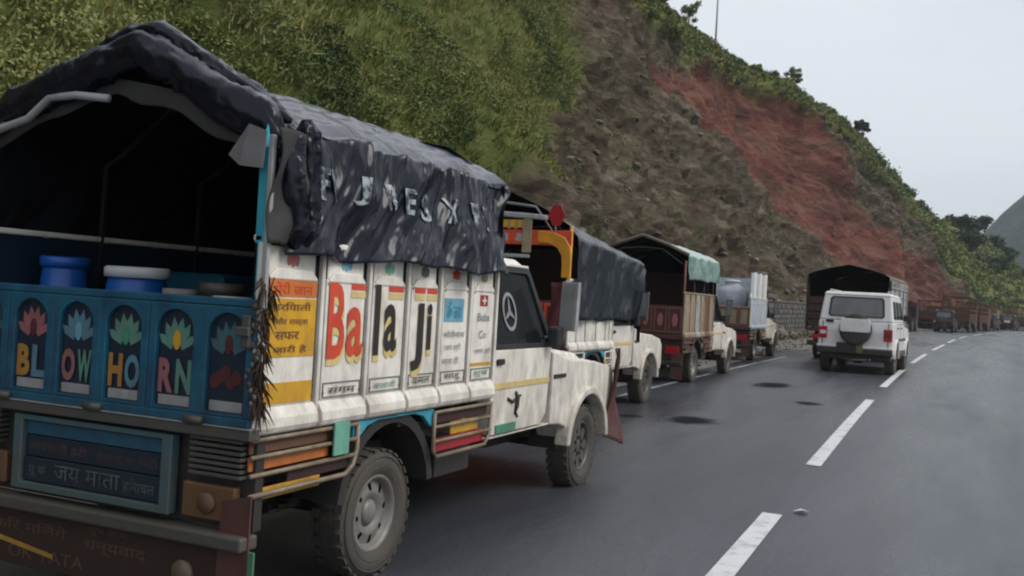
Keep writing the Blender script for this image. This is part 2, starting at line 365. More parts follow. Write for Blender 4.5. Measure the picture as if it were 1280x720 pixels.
rb = N.new('ShaderNodeMapRange'); rb.inputs[1].default_value = .36; rb.inputs[2].default_value = .54; rb.inputs[3].default_value = .72; rb.inputs[4].default_value = 1.0
L.new(nz(.16, 7, (1,.55,1.4), (R(34),0,0)), rb.inputs[0]); rm_ = N.new('ShaderNodeMath'); rm_.operation = 'MULTIPLY'; L.new(rb.outputs[0], rm_.inputs[0]); L.new(ar.outputs['Fac'], rm_.inputs[1])
scree = ramp(nz(.35, 7, (1,.22,1.6), (R(48),0,0)), [(.47,(0,0,0)),(.62,(.7,.7,.7))])
pinkish = N.new('ShaderNodeRGB'); pinkish.outputs[0].default_value = (.19,.090,.060,1)
colr = mixc(ag.outputs['Fac'], mixc(rm_.outputs[0], rock, mixc(scree, redc, pinkish.outputs[0])), turf)
L.new(colr, p.inputs['Base Color'])
bp = N.new('ShaderNodeBump'); bp.inputs['Strength'].default_value = .9; bp.inputs['Distance'].default_value = .35
L.new(nz(2.2, 12, (1,.55,1.8), (R(20),0,0), .7), bp.inputs['Height']); L.new(bp.outputs[0], p.inputs['Normal'])
me.materials.append(hm); me.update()
ho = bpy.data.objects.new('hillside', me); C.objects.link(ho); tag(ho, kind='structure')
def hp(s, w):                                           # a point on the built hill surface
    i = int(min(max(np.searchsorted(sv_, s)-1, 0), len(sv_)-2)); fs = min(max((s-sv_[i])/(sv_[i+1]-sv_[i]), 0), 1)
    j = min(int(w*119), 118); fw_ = min(max(w*119-j, 0), 1)
    return (HP[i,j]*(1-fs)+HP[i+1,j]*fs)*(1-fw_)+(HP[i,j+1]*(1-fs)+HP[i+1,j+1]*fs)*fw_

# ------------------------------------------------------------------ ground, road, markings
ys = np.concatenate([np.arange(-40, 120, 2.5), np.arange(120, 420, 8)])
def strip(name, o0, o1, dz, material, kind='structure', y0=None, y1=None, nx=2, ysx=None, **kw):
    yy = ysx if ysx is not None else ys
    mb = MB(); P = []
    for y in yy:
        for k in range(nx):
            o = o0+(o1-o0)*k/(nx-1); P.append((cx(y)+o, y, float(gz(y))+dz))
    mb.grid(P, len(yy), nx, smooth=True)
    o = mb.build(name, material, recalc=False); o.data.flip_normals() if o.data.polygons[0].normal.z < 0 else None
    return tag(o, kind=kind) if kind else o
asp = bpy.data.materials.new('worn_wet_asphalt'); asp.use_nodes = True
N = asp.node_tree.nodes; L = asp.node_tree.links; p = N['Principled BSDF']; geo = N.new('ShaderNodeNewGeometry')
base = ramp(nz(.55, 7, (1.2,.25,1)), [(.3,(.038,.041,.049)),(.5,(.060,.064,.076)),(.72,(.100,.105,.120))])
grit = ramp(nz(48, 3), [(.35,(.55,.55,.55)),(.7,(1.25,1.25,1.25))])
mm = N.new('ShaderNodeMix'); mm.data_type = 'RGBA'; mm.blend_type = 'MULTIPLY'; mm.inputs[0].default_value = .8
L.new(base, mm.inputs[6]); L.new(grit, mm.inputs[7])
vor = N.new('ShaderNodeTexVoronoi'); vor.feature = 'DISTANCE_TO_EDGE'; vor.inputs['Scale'].default_value = .42
mpv = N.new('ShaderNodeMapping'); L.new(geo.outputs['Position'], mpv.inputs[0])
nd = N.new('ShaderNodeMix'); nd.data_type = 'RGBA'; nd.blend_type = 'ADD'; nd.inputs[0].default_value = 1
n3 = N.new('ShaderNodeTexNoise'); n3.inputs['Scale'].default_value = 1.3; n3.inputs['Detail'].default_value = 6; L.new(geo.outputs['Position'], n3.inputs[0])
L.new(mpv.outputs[0], nd.inputs[6]); L.new(n3.outputs['Color'], nd.inputs[7]); L.new(nd.outputs[2], vor.inputs[0])
ck = N.new('ShaderNodeMapRange'); ck.inputs[1].default_value = 0; ck.inputs[2].default_value = .012; ck.inputs[3].default_value = .5; ck.inputs[4].default_value = 1
L.new(vor.outputs[0], ck.inputs[0])
cm = N.new('ShaderNodeMapRange'); cm.inputs[1].default_value = .55; cm.inputs[2].default_value = .62; cm.inputs[3].default_value = 1; cm.inputs[4].default_value = 0
L.new(nz(.2, 2), cm.inputs[0])
ckm = N.new('ShaderNodeMath'); ckm.operation = 'MAXIMUM'; L.new(ck.outputs[0], ckm.inputs[0]); L.new(cm.outputs[0], ckm.inputs[1])
mk = N.new('ShaderNodeMix'); mk.data_type = 'RGBA'; mk.blend_type = 'MULTIPLY'; mk.inputs[0].default_value = 1
L.new(mm.outputs[2], mk.inputs[6]); L.new(ckm.outputs[0], mk.inputs[7]); # damp stains soaked into the surface: soft-edged ellipses broken up by noise
damp = None; sep = N.new('ShaderNodeSeparateXYZ'); L.new(geo.outputs['Position'], sep.inputs[0])
def mth(op, a, b):
    m = N.new('ShaderNodeMath'); m.operation = op
    for k, v_ in enumerate((a, b)):
        if hasattr(v_, 'is_linked'): L.new(v_, m.inputs[k])
        else: m.inputs[k].default_value = v_
    return m.outputs[0]
wob = mth('MULTIPLY', mth('SUBTRACT', nz(3.5, 6), .5), 2.6)
for (px, py, ra, rb_) in [(-3.2,13.2,.34,.42),(-3.3,20.4,.34,.7),(-2.2,17.2,.22,.3),(-4.0,13.0,.2,.25),(-.2,19.,.3,.5)]:
    dx = mth('DIVIDE', mth('SUBTRACT', sep.outputs[0], px), ra); dy = mth('DIVIDE', mth('SUBTRACT', sep.outputs[1], py), rb_)
    d2 = mth('ADD', mth('ADD', mth('MULTIPLY', dx, dx), mth('MULTIPLY', dy, dy)), wob)
    mr_ = N.new('ShaderNodeMapRange'); mr_.inputs[1].default_value = 2.0; mr_.inputs[2].default_value = .3; mr_.inputs[4].default_value = 1 if py != 19. else .35
    L.new(d2, mr_.inputs[0]); damp = mr_.outputs[0] if damp is None else mth('MAXIMUM', damp, mr_.outputs[0])
dk_ = N.new('ShaderNodeMix'); dk_.data_type = 'RGBA'; L.new(damp, dk_.inputs[0]); L.new(mk.outputs[2], dk_.inputs[6]); dk_.inputs[7].default_value = (.012,.012,.014,1)
L.new(dk_.outputs[2], p.inputs['Base Color'])
rr = N.new('ShaderNodeMapRange'); rr.inputs[1].default_value = .35; rr.inputs[2].default_value = .68; rr.inputs[3].default_value = .21; rr.inputs[4].default_value = .46
L.new(nz(.5, 7, (1.3,.16,1)), rr.inputs[0]); L.new(mth('MAXIMUM', rr.outputs[0], mth('MULTIPLY', damp, .95)), p.inputs['Roughness'])
L.new(mth('SUBTRACT', .5, mth('MULTIPLY', damp, .44)), p.inputs['Specular IOR Level'])
bb = N.new('ShaderNodeBump'); bb.inputs['Strength'].default_value = .35; bb.inputs['Distance'].default_value = .008; L.new(nz(70, 4), bb.inputs['Height']); L.new(bb.outputs[0], p.inputs['Normal'])
M['asphalt'] = asp
M['soil'] = mat('gravelly_verge_soil', (.115, .098, .082), .95, col2=(.19, .17, .15), nscale=2.2, bump=.8, bscale=14)
M['edgeline'] = mat('faded_edge_paint', (.36, .36, .37), .6, col2=(.10, .105, .115), nscale=4, thr=(.45, .62))
M['line'] = mat('worn_road_paint', (.62, .62, .62), .6, col2=(.33, .33, .34), nscale=5, thr=(.5, .72), bump=.2)
M['valley'] = mat('valley_scrub_soil', (.05, .065, .03), .95, col2=(.10, .10, .05), nscale=.05)

# ground sheet to the horizon (dips into the valley on the right of the road)
mb = MB(); P = []
ox = [-560, -300, -60, -9, -3.6, 4.2, 6.5, 12, 40, 160, 400, 900]
yb = np.concatenate([[-380, -200, -120], ys, [520, 800, 1300]])
for y in yb:
    for o in ox:
        z = float(gz(min(y, 420)))-.012-(.02 if -9 < o < 6 else 0)
        if o > 6: z -= {6.5: .3, 12: 3, 40: 16, 160: 40, 400: 60}.get(o, 60)
        if o < -20: z -= 8
        P.append((cx(y)+o, y, z))
mb.grid(P, len(yb), len(ox)); g = mb.build('ground', 'valley', recalc=False); tag(g, kind='structure')
strip('road', -4.1, 4.0, .0, 'asphalt')
strip('verge', -8.6, -4.04, -.004, 'soil', nx=8)
strip('verge', 3.95, 6.4, -.004, 'soil', nx=4)
# the near stretch of lane under the parked trucks is asphalt too: the left edge line
for k, (a, b) in enumerate([(-40, 150)]):
    strip('road_edge_line', -3.62, -3.52, .006, 'edgeline', ysx=np.arange(a, b, 2.))
dash = [(-18,-9),(-5,4),(5.0,7.85),(10.5,18.96),(22.4,30.1),(34.1,42.5),(47.6,57.7),(62,71),(76,85),(90,99),(104,113),(118,127),(132,141)]
for a, b in dash:
    strip('centre_line_dash', -.075, .075, .006, 'line', ysx=np.linspace(a, b, 12))
# dark damp patches and a crumb of torn paper on the road
mb = MB(); mb.add([(-1.10,8.02,.030),(-1.02,8.0,.05),(-.98,8.07,.032),(-1.05,8.12,.04)], [(0,1,2),(0,2,3)])
tag(mb.build('paper_scrap', 'line'), 'small pale scrap of litter lying beside the broken centre line', 'litter')

# ------------------------------------------------------------------ wheels (shared meshes)
def make_wheel(parent, loc, side, style='steel', r=.345, wd=.20):
    """side=+1: outer face towards +x. hub is the part, tyre and rim its pieces"""
    s = side
    mb = MB(); mb.lathe([(-.02*s, .075), (.045*s, .07), (.06*s, .05), (.062*s, 0)], n=14)
    for k in range(5):
        a = 2*math.pi*k/5; mb.lathe([(0, .011), (.03*s, .011), (.032*s, 0)], (.012*s, .095*math.cos(a), .095*math.sin(a)), n=6)
    hub = mb.build('wheel', 'rim' if style == 'steel' else 'darkrim', parent); hub.location = loc
    h = wd/2
    mb = MB(); mb.lathe([(-h*.75, r*.60), (-h, r*.68), (-h*1.02, r*.84), (-h*.86, r*.965), (-h*.5, r), (h*.5, r), (h*.86, r*.965), (h*1.02, r*.84), (h, r*.68), (h*.75, r*.60)], n=36, cap=False)
    nb = 30
    for k in range(nb):                                            # shoulder tread blocks
        a0, a1 = 2*math.pi*(k+.15)/nb, 2*math.pi*(k+.75)/nb
        for x0, x1, off in ((-h*.94, -h*.45, 0), (h*.45, h*.94, .5), (-h*.3, h*.3, .25)):
            q = []
            for rr in (r*.985, r*1.018):
                for (x, a) in ((x0,a0),(x1,a0),(x1,a1),(x0,a1)):
                    a_ = a+off*2*math.pi/nb; q.append((x, rr*math.cos(a_), rr*math.sin(a_)))
            mb.hexa(q)
    for k in (0.74, .90): mb.lathe([(s*h*1.0, r*(k-.012)), (s*h*1.05, r*k), (s*h*1.0, r*(k+.012))], n=36, cap=False)
    ty = mb.build('tyre', 'rubber', hub)
    mb = MB(); o = s*h
    if style == 'steel':
        mb.lathe([(o*.80, r*.61), (o*.86, r*.57), (o*.62, r*.54), (o*.40, r*.50)], n=32, cap=False)
        n = 32; rin, rout = r*.36, r*.50                            # vent ring: alternate plates and holes
        for k in range(n):
            if k % 4 == 0: continue
            a0, a1 = 2*math.pi*k/n, 2*math.pi*(k+1)/n
            mb.add([(o*.40, rout*math.cos(a0), rout*math.sin(a0)), (o*.40, rout*math.cos(a1), rout*math.sin(a1)), (o*.55, rin*math.cos(a1), rin*math.sin(a1)), (o*.55, rin*math.cos(a0), rin*math.sin(a0))], [(0,1,2,3)], 0, True)
        mb.lathe([(o*.55, r*.36), (o*.60, r*.30), (o*.35, r*.24), (o*.20, r*.12), (o*.18, 0)], n=32, cap=False)
    else:
        mb.lathe([(o*.80, r*.61), (o*.88, r*.57), (o*.70, r*.54), (o*.2, r*.52)], n=32, cap=False)
        for k in range(8):
            a = 2*math.pi*k/8; ca, sa = math.cos(a), math.sin(a); q = []
            for xx in (o*.35, o*.62):
                for (rr, tt) in ((r*.14,-.045),(r*.55,-.032),(r*.55,.032),(r*.14,.045)):
                    q.append((xx, rr*ca-tt*sa, rr*sa+tt*ca))
            mb.hexa(q)
    mb.lathe([(o*.05, r*.60), (o*.04, 0)], n=20, mi=1)
    mb.build('rim', ['rim' if style == 'steel' else 'darkrim', 'black'], hub)
    return hub

# ------------------------------------------------------------------ tarpaulin over hoops
def tarp_fn(W, z0, ze, zr, y0, y1, amp=1., seed=0, flare=0.):
    """point of the sheet: u 0..1 round from the right hem over the ridge to the left hem, v 0..1 from tail to cab"""
    sec = [(W+.03, z0), (W+.015, (z0+ze)/2), (W-.015, ze), (W*.86, ze+.10*(zr-ze)/.4), (W*.5, ze+.62*(zr-ze)), (0, zr), (-W*.5, ze+.62*(zr-ze)), (-W*.86, ze+.10*(zr-ze)/.4), (-W+.015, ze), (-W-.015, (z0+ze)/2), (-W-.03, z0)]
    ln = [0]
    for a, b in zip(sec, sec[1:]): ln.append(ln[-1]+math.hypot(b[0]-a[0], b[1]-a[1]))
    T = ln[-1]; SX = [a for a, b in sec]; SZ = [b for a, b in sec]
    def f(u, v):
        t = u*T; x = float(np.interp(t, ln, SX)); z = float(np.interp(t, ln, SZ))
        e = .004; xa, za = float(np.interp(t-e*T, ln, SX)), float(np.interp(t-e*T, ln, SZ)); xb, zb = float(np.interp(t+e*T, ln, SX)), float(np.interp(t+e*T, ln, SZ))
        nx, nz_ = (zb-za), -(xb-xa); l = math.hypot(nx, nz_) or 1; nx /= l; nz_ /= l
        if nx*x < 0 or (abs(x) < W*.6 and nz_ < 0): nx, nz_ = -nx, -nz_
        y = y0+(y1-y0)*v
        side = 1 if z < ze+.02 else 0
        hang = min(t, T-t)/ (ze-z0) if ze > z0 else 1
        p = Vector((x*1.1+seed, y*1.5+z*1.1*side, z*1.2-y*.55*side))
        ac, al = y*.86-z*.5, y*.5+z*.86; wob = noise.noise(Vector((y*1.7, z*1.7, seed+4)))*.5
        rg = ridge(Vector((ac*2.6+wob, al*.75, seed+(1 if x > 0 else -1))), 2); fine = ridge(Vector((ac*6.5+wob*2, al*1.8, seed+9)), 3)
        a = (.062 if side else .010)*amp; rg = rg**1.6*1.1 if rg > 0 else 0; fine = max(fine, 0)**1.5; big = noise.noise(Vector((y*1.3, z*1.6, seed+7)))
        dd = a*(rg-.5)+(.030 if side else .006)*amp*(fine-.4)+(.05*amp*big if side else 0)
        if not side: dd -= .028*abs(math.sin(math.pi*(y-y0)/((y1-y0)/4)))*amp; dd += .003*math.sin(x*38+noise.noise(Vector((x*3, y*.7, seed)))*5)*amp
        if side: dd += flare*(1-min(hang, 1))**2*.06 + .02*amp*(1-min(hang,1))*math.sin(y*13+seed)
        zz = z+nz_*dd
        if hang < .3: zz += (.3-hang)*.16*noise.noise(Vector((y*2.3, seed, 1.)))*amp
        return (x+nx*dd, y+.01*noise.noise(Vector((z*6, x*4, v*9))), zz)
    return f, T, ln
def tarp(parent, W, z0, ze, zr, y0, y1, mat_, amp=1., seed=0, nu=110, nv=110, name='tarpaulin', flare=0.):
    f, T, ln = tarp_fn(W, z0, ze, zr, y0, y1, amp, seed, flare); mb = MB()
    P = [f(i/(nu-1), j/(nv-1)) for i in range(nu) for j in range(nv)]
    mb.grid(P, nu, nv); o = mb.build(name, [mat_, 'tarp_shade'], parent, recalc=False, solid=.006); o.modifiers['solid'].material_offset = 1
    fw = MB(lambda a, b, c: (a, c, b)); fw.slab([(-W*.98, z0-.3), (W*.98, z0-.3), (W*.97, ze), (W*.5, ze+.7*(zr-ze)), (0, zr-.03), (-W*.5, ze+.7*(zr-ze)), (-W*.97, ze)], y1-.05, y1-.04); fw.build('front_light_block', 'tarp_shade', parent)  # added wall across the canopy front, keeps light out so the inside stays dark
    # outward normals
    pl = max(o.data.polygons, key=lambda q: q.center.z)
    if pl.normal.z < 0: o.data.flip_normals()
    return o, f, T, ln

def sxr(z, a=.885, b=.77):                        # cab side leans in above the waist
    return a-(a-b)*max(0, z-1.22)/(1.82-1.22)

def pickup(name, label, loc, k, group='covered pickup trucks parked along the left side', rz=0):
    """k: colours and which cover it carries"""
    root = empty(name, loc, rz, label, 'pickup truck', group)
    body = k.get('body', 'white'); L_ = 2.46
    # chassis
    mb = MB()
    for s in (-1, 1): mb.box(s*.42-.04, s*.42+.04, .05, 4.95, .52, .64)
    for y in (.1, .9, 1.6, 2.4, 3.4, 4.8): mb.box(-.42, .42, y-.04, y+.04, .54, .62)
    mb.tube([(-.72,1.19,.345),(.72,1.19,.345)], .05); mb.lathe([(-.14,.05),(-.08,.13),(.08,.13),(.14,.05)], (0,1.19,.345))
    mb.tube([(-.72,4.39,.33),(.72,4.39,.33)], .035); mb.tube([(0,1.2,.36),(0,3.4,.52)], .035)
    for s in (-1, 1):
        for q in range(4): mb.box(s*.55-.03, s*.55+.03, .62+q*.08, 1.78-q*.08, .40+q*.016, .415+q*.016)
    mb.box(.45, .80, 1.95, 2.42, .42, .60); mb.box(-.78, -.45, 1.8, 2.4, .42, .64); mb.tube([(.3,2.4,.42),(.36,1.5,.40),(.38,.2,.42)], .03)
    mb.box(-.35, .35, 3.6, 4.7, .36, .8)
    mb.build('chassis', 'black', root, bevel=.006)
    st = k.get('wheel', ('steel', 'alloy'))
    for y, sty in ((1.19, st[0]), (4.39, st[1])):
        for s in (1, -1): make_wheel(root, (s*.77, y, .345), s, sty)
    mb = MB(); mb.box(-.90, .90, .0, L_, .88, .93)
    for q in range(8): mb.box(-.88, .88, .1+q*.31, .16+q*.31, .80, .88)
    mb.build('bed_floor', 'black', root, bevel=.004)
    # inner side sheets and headboard
    sc = k.get('side', body)
    for s in (-1, 1):
        mb = MB(lambda a, b, c, s=s: (s*(.885+c), a, b)); mb.slab(rect(0, L_, .93, 1.74), 0, .018)
        mb.build('side_sheet', k.get('inner', 'teal'), root, bevel=.003)
    mb = MB(); mb.box(-.88, .88, L_-.03, L_, .93, 1.74); mb.box(-.80, .80, L_-.025, L_-.005, 1.74, 2.2); mb.build('headboard', k.get('inner', 'teal'), root)
    # pressed panels on both sides
    bnd = k.get('bnd', [.01, .47, .89, 1.29, 1.67, 2.07, 2.45])
    for s in (1, -1):
        def xf(a, b, c, s=s): return (s*(.905+c), a, b)
        for i in range(len(bnd)-1):
            a0, a1 = bnd[i]+.012, bnd[i+1]-.012; am = (a0+a1)/2
            pc = k.get('panels', [sc]*8)[i]
            mb = MB(xf)
            # bowed pressing: c profile across the panel and a bulged lip at the foot
            mb.slab(rect(a0+.025, a1-.025, 1.015, 1.60), 0, .020); mb.slab(rect(a0+.04, a1-.04, 1.60, 1.735), 0, .012)
            mb.slab([(a0+.04,1.60),(a0+.085,1.635),(a1-.085,1.635),(a1-.04,1.60),(a1-.04,1.585),(a0+.04,1.585)], .012, .027)
            n0 = len(mb.v)
            prof = [(1.015,.018),(.995,.034),(.965,.052),(.925,.056),(.90,.044),(.885,.010)]
            P = []
            for e in (a0+.004, a1-.004):
                for b, c in prof: P.append((e, b, c))
                P.append((e, .885, 0)); P.append((e, 1.015, 0))
            n = len(prof)+2
            mb.add(P, [tuple(range(n)), tuple(range(2*n-1, n-1, -1))]+[(q, (q+1)%n, n+(q+1)%n, n+q) for q in range(n)])
            mb.build('side_panel', pc, root, bevel=.006, seg=2)
        for i, a in enumerate(bnd):
            mb = MB(xf); mb.slab(rect(a-.012, a+.012, .90, 1.745), .0, .030); mb.build('panel_rib', k.get('rib', body), root, bevel=.005)
        mb = MB(xf); mb.slab(rect(-.0, L_, 1.745, 1.775), -.03, .02); mb.build('top_rail', k.get('rib', body), root, bevel=.006)
        mb = MB(xf)
        mb.slab([(.82,.882),(.82,.78),(.88,.80),(.95,.85),(1.05,.872),(1.45,.872),(1.55,.85),(1.63,.79),(1.67,.77),(1.67,.882)], -.012, .018)
        mb.build('arch_board', k.get('arch', 'cyan'), root, bevel=.003)
        mb = MB(lambda a, b, c, s=s: (s*c, a, b))
        mb.ring(arc(1.24,.40,.50,8,172,14), arc(1.24,.40,.44,8,172,14), .62, .90, closed=False); mb.build('wheel_arch', 'black', root)
        # lower rails with painted boards behind
        for (q0, q1, zz) in ((.0, .84, (.875,.80,.72,.63)), (1.66, 2.44, (.862,.775,.69,.60))):
            for z in zz[:-1]:
                mb = MB(); x = s*.935; mb.tube([(x,q0,z),(x,q1,z)], .011, 6); mb.build('side_rail', k.get('rail', 'cream'), root)
            mb = MB(); x = s*.935; z = zz[-1]
            if q0 < .5: mb.tube([(x,q0,z),(x,q1-.10,z),(x,q1-.03,z+.04),(x,q1,z+.12),(x,q1,.87)], .013, 6)
            else: mb.tube([(x,q0,.86),(x,q0,z+.04),(x,q0+.04,z),(x,q1-.08,z),(x,q1-.02,z+.06),(x,q1,.87)], .013, 6)
            mb.build('side_rail', k.get('rail', 'cream'), root)
        bc = k.get('boards', ['brown', 'orange', 'brown', 'yellow', 'maroon'])
        for a0, a1, b0, b1, m_ in ((.02,.80,.81,.868,bc[0]),(.02,.62,.735,.795,bc[1]),(.30,.80,.655,.725,bc[2]),(.10,.56,.60,.652,bc[3]),
                                  (1.69,2.42,.79,.855,bc[2]),(1.92,2.30,.705,.782,bc[3]),(1.72,2.38,.62,.70,bc[4])):
            mb = MB(lambda a, b, c, s=s: (s*(.90+c), a, b)); mb.slab(rect(a0, a1, b0, b1), 0, .012); mb.build('skirt_board', m_, root, bevel=.002)
    # ---- cab
    mb = MB(lambda a, b, c: (c, a, b))
    mb.slab([(2.50,.62),(3.88,.60),(3.9,.7)]+[(4.39-.49*math.cos(R(t)), .36+.49*math.sin(R(t))) for t in range(40,141,12)]+[(4.88,.6),(5.04,.55),(5.06,.9),(4.98,1.03),(3.62,1.16),(3.55,1.22),(2.50,1.22)], -.70, .70)
    mb.build('cab_body', body, root, bevel=.02, seg=2)
    mb = MB(lambda a, b, c: (c, a, b)); mb.slab([(3.62,1.15),(4.2,1.15),(4.75,1.10),(4.98,1.02),(4.98,.95),(3.62,1.0)], -.62, .62); mb.build('bonnet', body, root, bevel=.03, seg=2)
    for s in (1, -1):
        mb = MB(lambda a, b, c, s=s: (s*c, a, b))
        th = [(4.39+.43*math.cos(R(t)), .36+.43*math.sin(R(t))) for t in range(168, 11, -12)]
        mb.slab([(3.60,.60),(3.80,.585),(3.93,.55)]+th+[(4.86,.50),(5.08,.52),(5.12,.62),(5.10,.90),(4.98,.99),(4.55,1.055),(3.95,1.09),(3.66,1.16),(3.60,1.16)], .62, .885)
        mb.ring([(4.39+.49*math.cos(R(t)), .36+.49*math.sin(R(t))) for t in range(4, 177, 9)], [(4.39+.425*math.cos(R(t)), .36+.425*math.sin(R(t))) for t in range(4, 177, 9)], .80, .925, closed=False)
        mb.build('fender', body, root, bevel=.014, seg=2)
        mb = MB(lambda a, b, c, s=s: (s*c, a, b)); mb.ring([(4.39+.425*math.cos(R(t)), .36+.425*math.sin(R(t))) for t in range(0, 181, 12)], [(4.39+.40*math.cos(R(t)), .36+.40*math.sin(R(t))) for t in range(0, 181, 12)], .55, .80, closed=False)
        mb.build('wheel_well', 'black', root)
        # door: lower skin, window frame, pane, handle
        mb = MB(lambda a, b, c, s=s: (s*(sxr(b)+c), a, b))
        mb.slab([(2.53,.66),(2.56,.625),(3.40,.625),(3.50,.70),(3.55,1.20),(2.53,1.20)], -.10, 0)
        mb.box(2.50, 3.60, .60, .615, -.12, -.01)
        dr = mb.build('door', body, root, bevel=.010, seg=2)
        mb = MB(lambda a, b, c, s=s: (s*(sxr(b)+c), a, b))
        mb.ring([(2.53,1.20),(3.58,1.20),(3.56,1.27),(3.29,1.765),(3.24,1.79),(2.58,1.79),(2.53,1.76)], [(2.60,1.235),(3.50,1.235),(3.48,1.28),(3.26,1.715),(3.22,1.735),(2.62,1.735),(2.60,1.72)], -.035, .0)
        mb.build('window_frame', k.get('winframe', 'black'), dr, bevel=.004)
        mb = MB(lambda a, b, c, s=s: (s*(sxr(b)+c), a, b)); mb.slab([(2.595,1.23),(3.505,1.23),(3.485,1.28),(3.265,1.72),(2.595,1.74)], -.024, -.016); mb.build('window_pane', 'glass', dr)
        mb = MB(lambda a, b, c, s=s: (s*(sxr(b)+c), a, b)); mb.slab(rect(2.58, 2.68, 1.10, 1.14), .002, .022); mb.build('door_handle', 'black', dr, bevel=.005)
        mb = MB(lambda a, b, c, s=s: (s*(sxr(b)+c), a, b)); mb.slab(rect(2.535, 3.52, .935, .975), .003, .008); mb.build('door_stripe', k.get('stripe', 'yshadow'), dr)
        mb = MB(lambda a, b, c, s=s: (s*(sxr(b)+c), a, b)); mb.slab(rect(3.62, 3.86, .955, .985), .002, .010); mb.build('fender_badge', 'ink', root)
        # mirror on arms
        mb = MB(); mb.tube([(s*.84,3.46,1.27),(s*1.0,3.52,1.30),(s*1.02,3.52,1.70)], .012, 6)
        mb.hexa([(s*.95,3.50,1.33),(s*1.09,3.48,1.33),(s*1.09,3.54,1.33),(s*.95,3.56,1.33),(s*.96,3.50,1.70),(s*1.10,3.48,1.70),(s*1.10,3.54,1.70),(s*.96,3.56,1.70)])
        mi = mb.build('mirror', k.get('mirror', 'steel'), root, bevel=.012, seg=2)
        mb = MB(); mb.hexa([(s*.965,3.492,1.35),(s*1.075,3.472,1.35),(s*1.075,3.478,1.35),(s*.965,3.498,1.35),(s*.975,3.492,1.68),(s*1.085,3.472,1.68),(s*1.085,3.478,1.68),(s*.975,3.498,1.68)]); mb.build('mirror_glass', 'rim', mi)
        mb = MB(); mb.box(s*.95-.05, s*.95+.05, 3.40, 3.50, 1.20, 1.36); mb.build('lower_mirror', 'black', root, bevel=.025, seg=2)
        mb = MB(lambda a, b, c: (a, b, c)); mb.lathe([(0,.085),(.03,.08),(.035,0)], (s*.70, 5.075, .76), 'y', 18); mb.build('headlight', 'lampw', root)
    # roof, pillars, rear wall, windscreen
    mb = MB()
    mb.hexa([(-.77,2.50,1.775),(.77,2.50,1.775),(.77,3.27,1.775),(-.77,3.27,1.775),(-.73,2.52,1.845),(.73,2.52,1.845),(.71,3.18,1.84),(-.71,3.18,1.84)])
    mb.build('cab_roof', body, root, bevel=.025, seg=2)
    mb = MB()
    for s in (-1, 1):
        mb.tube([(s*.84,3.58,1.2),(s*.745,3.28,1.79)], .022, 6); mb.tube([(s*.85,2.52,1.2),(s*.76,2.53,1.79)], .022, 6)
        mb.tube([(s*.78,2.5,1.785),(s*.78,3.24,1.785)], .012, 6)
    mb.box(-.85, .85, 2.505, 2.53, 1.2, 1.42); mb.box(-.78, .78, 2.505, 2.53, 1.70, 1.79)
    mb.build('cab_pillars', body, root)
    mb = MB(); mb.box(-.76, .76, 2.512, 2.52, 1.42, 1.70); mb.build('rear_window', 'glass', root)
    mb = MB(); mb.hexa([(-.80,3.59,1.19),(.80,3.59,1.19),(.80,3.6,1.2),(-.80,3.6,1.2),(-.72,3.27,1.785),(.72,3.27,1.785),(.72,3.285,1.79),(-.72,3.285,1.79)]); mb.build('windscreen', 'glass', root)
    mb = MB(); mb.box(-.86, .86, 5.06, 5.16, .42, .60); mb.build('front_bumper', 'black', root, bevel=.02)
    mb = MB()
    for q in range(6): mb.box(-.5, .5, 5.05, 5.075, .66+q*.045, .685+q*.045)
    mb.build('grille', 'black', root)
    for s in (-1, 1):
        mb = MB(); x = s*.90; mb.tube([(x,.03,.9),(x,.03,k['ze']-.02)], .022, 8); mb.build('corner_post', k.get('post', 'cyan'), root)
    # hoops
    W, z0, ze, zr = .93, k['z0'], k['ze'], k['zr']
    for q, y in enumerate(np.linspace(.03, 2.42, 4)):
        P = [(W-.03, y, .95), (W-.05, y, ze-.10), (W*.82, y, ze-.04), (W*.45, y, ze+.5*(zr-ze)), (0, y, zr-.16)]; P += [(-a, b, c) for a, b, c in P[-2::-1]]
        mb = MB(); mb.tube(P, .017, 7); mb.build('hoop', k.get('hoop', 'cloth'), root)
    return root, body

def remap(root, f):
    for o in [k for k in C.objects if k.parent == root]:
        if o.name.startswith('wheel') and not o.name.startswith('wheel_'): o.location.y = f(o.location.y); continue
        for q in [o]+[k for k in C.objects if k.parent == o]:
            if q.type == 'MESH':
                for v in q.data.vertices: v.co.y = f(v.co.y)

# ------------------------------------------------------------------ the near truck
T1 = (-3.70, 3.52, 0)
t1, _ = pickup('pickup_truck', 'nearest white pickup under a crumpled navy tarpaulin, with blue tailgate and tall red side lettering', T1,
    dict(hoop='black', z0=1.75, ze=2.29, zr=2.74, panels=['white']*6, inner='deep', boards=['brown','orange','darkred','yellow','lamp'], rail='cream', mirror='palewhite', post='cyan'))
REMAP_T1 = lambda y: float(np.interp(y, [-5, 2.46, 5.2, 9], [-5, 2.46, 5.28, 9.08]))
remap(t1, REMAP_T1)
tp, tf, TT, tln = tarp(t1, .93, 1.70, 2.29, 2.68, .13, 2.57, 'tarp', 1.15, 3., 210, 260, flare=.6)
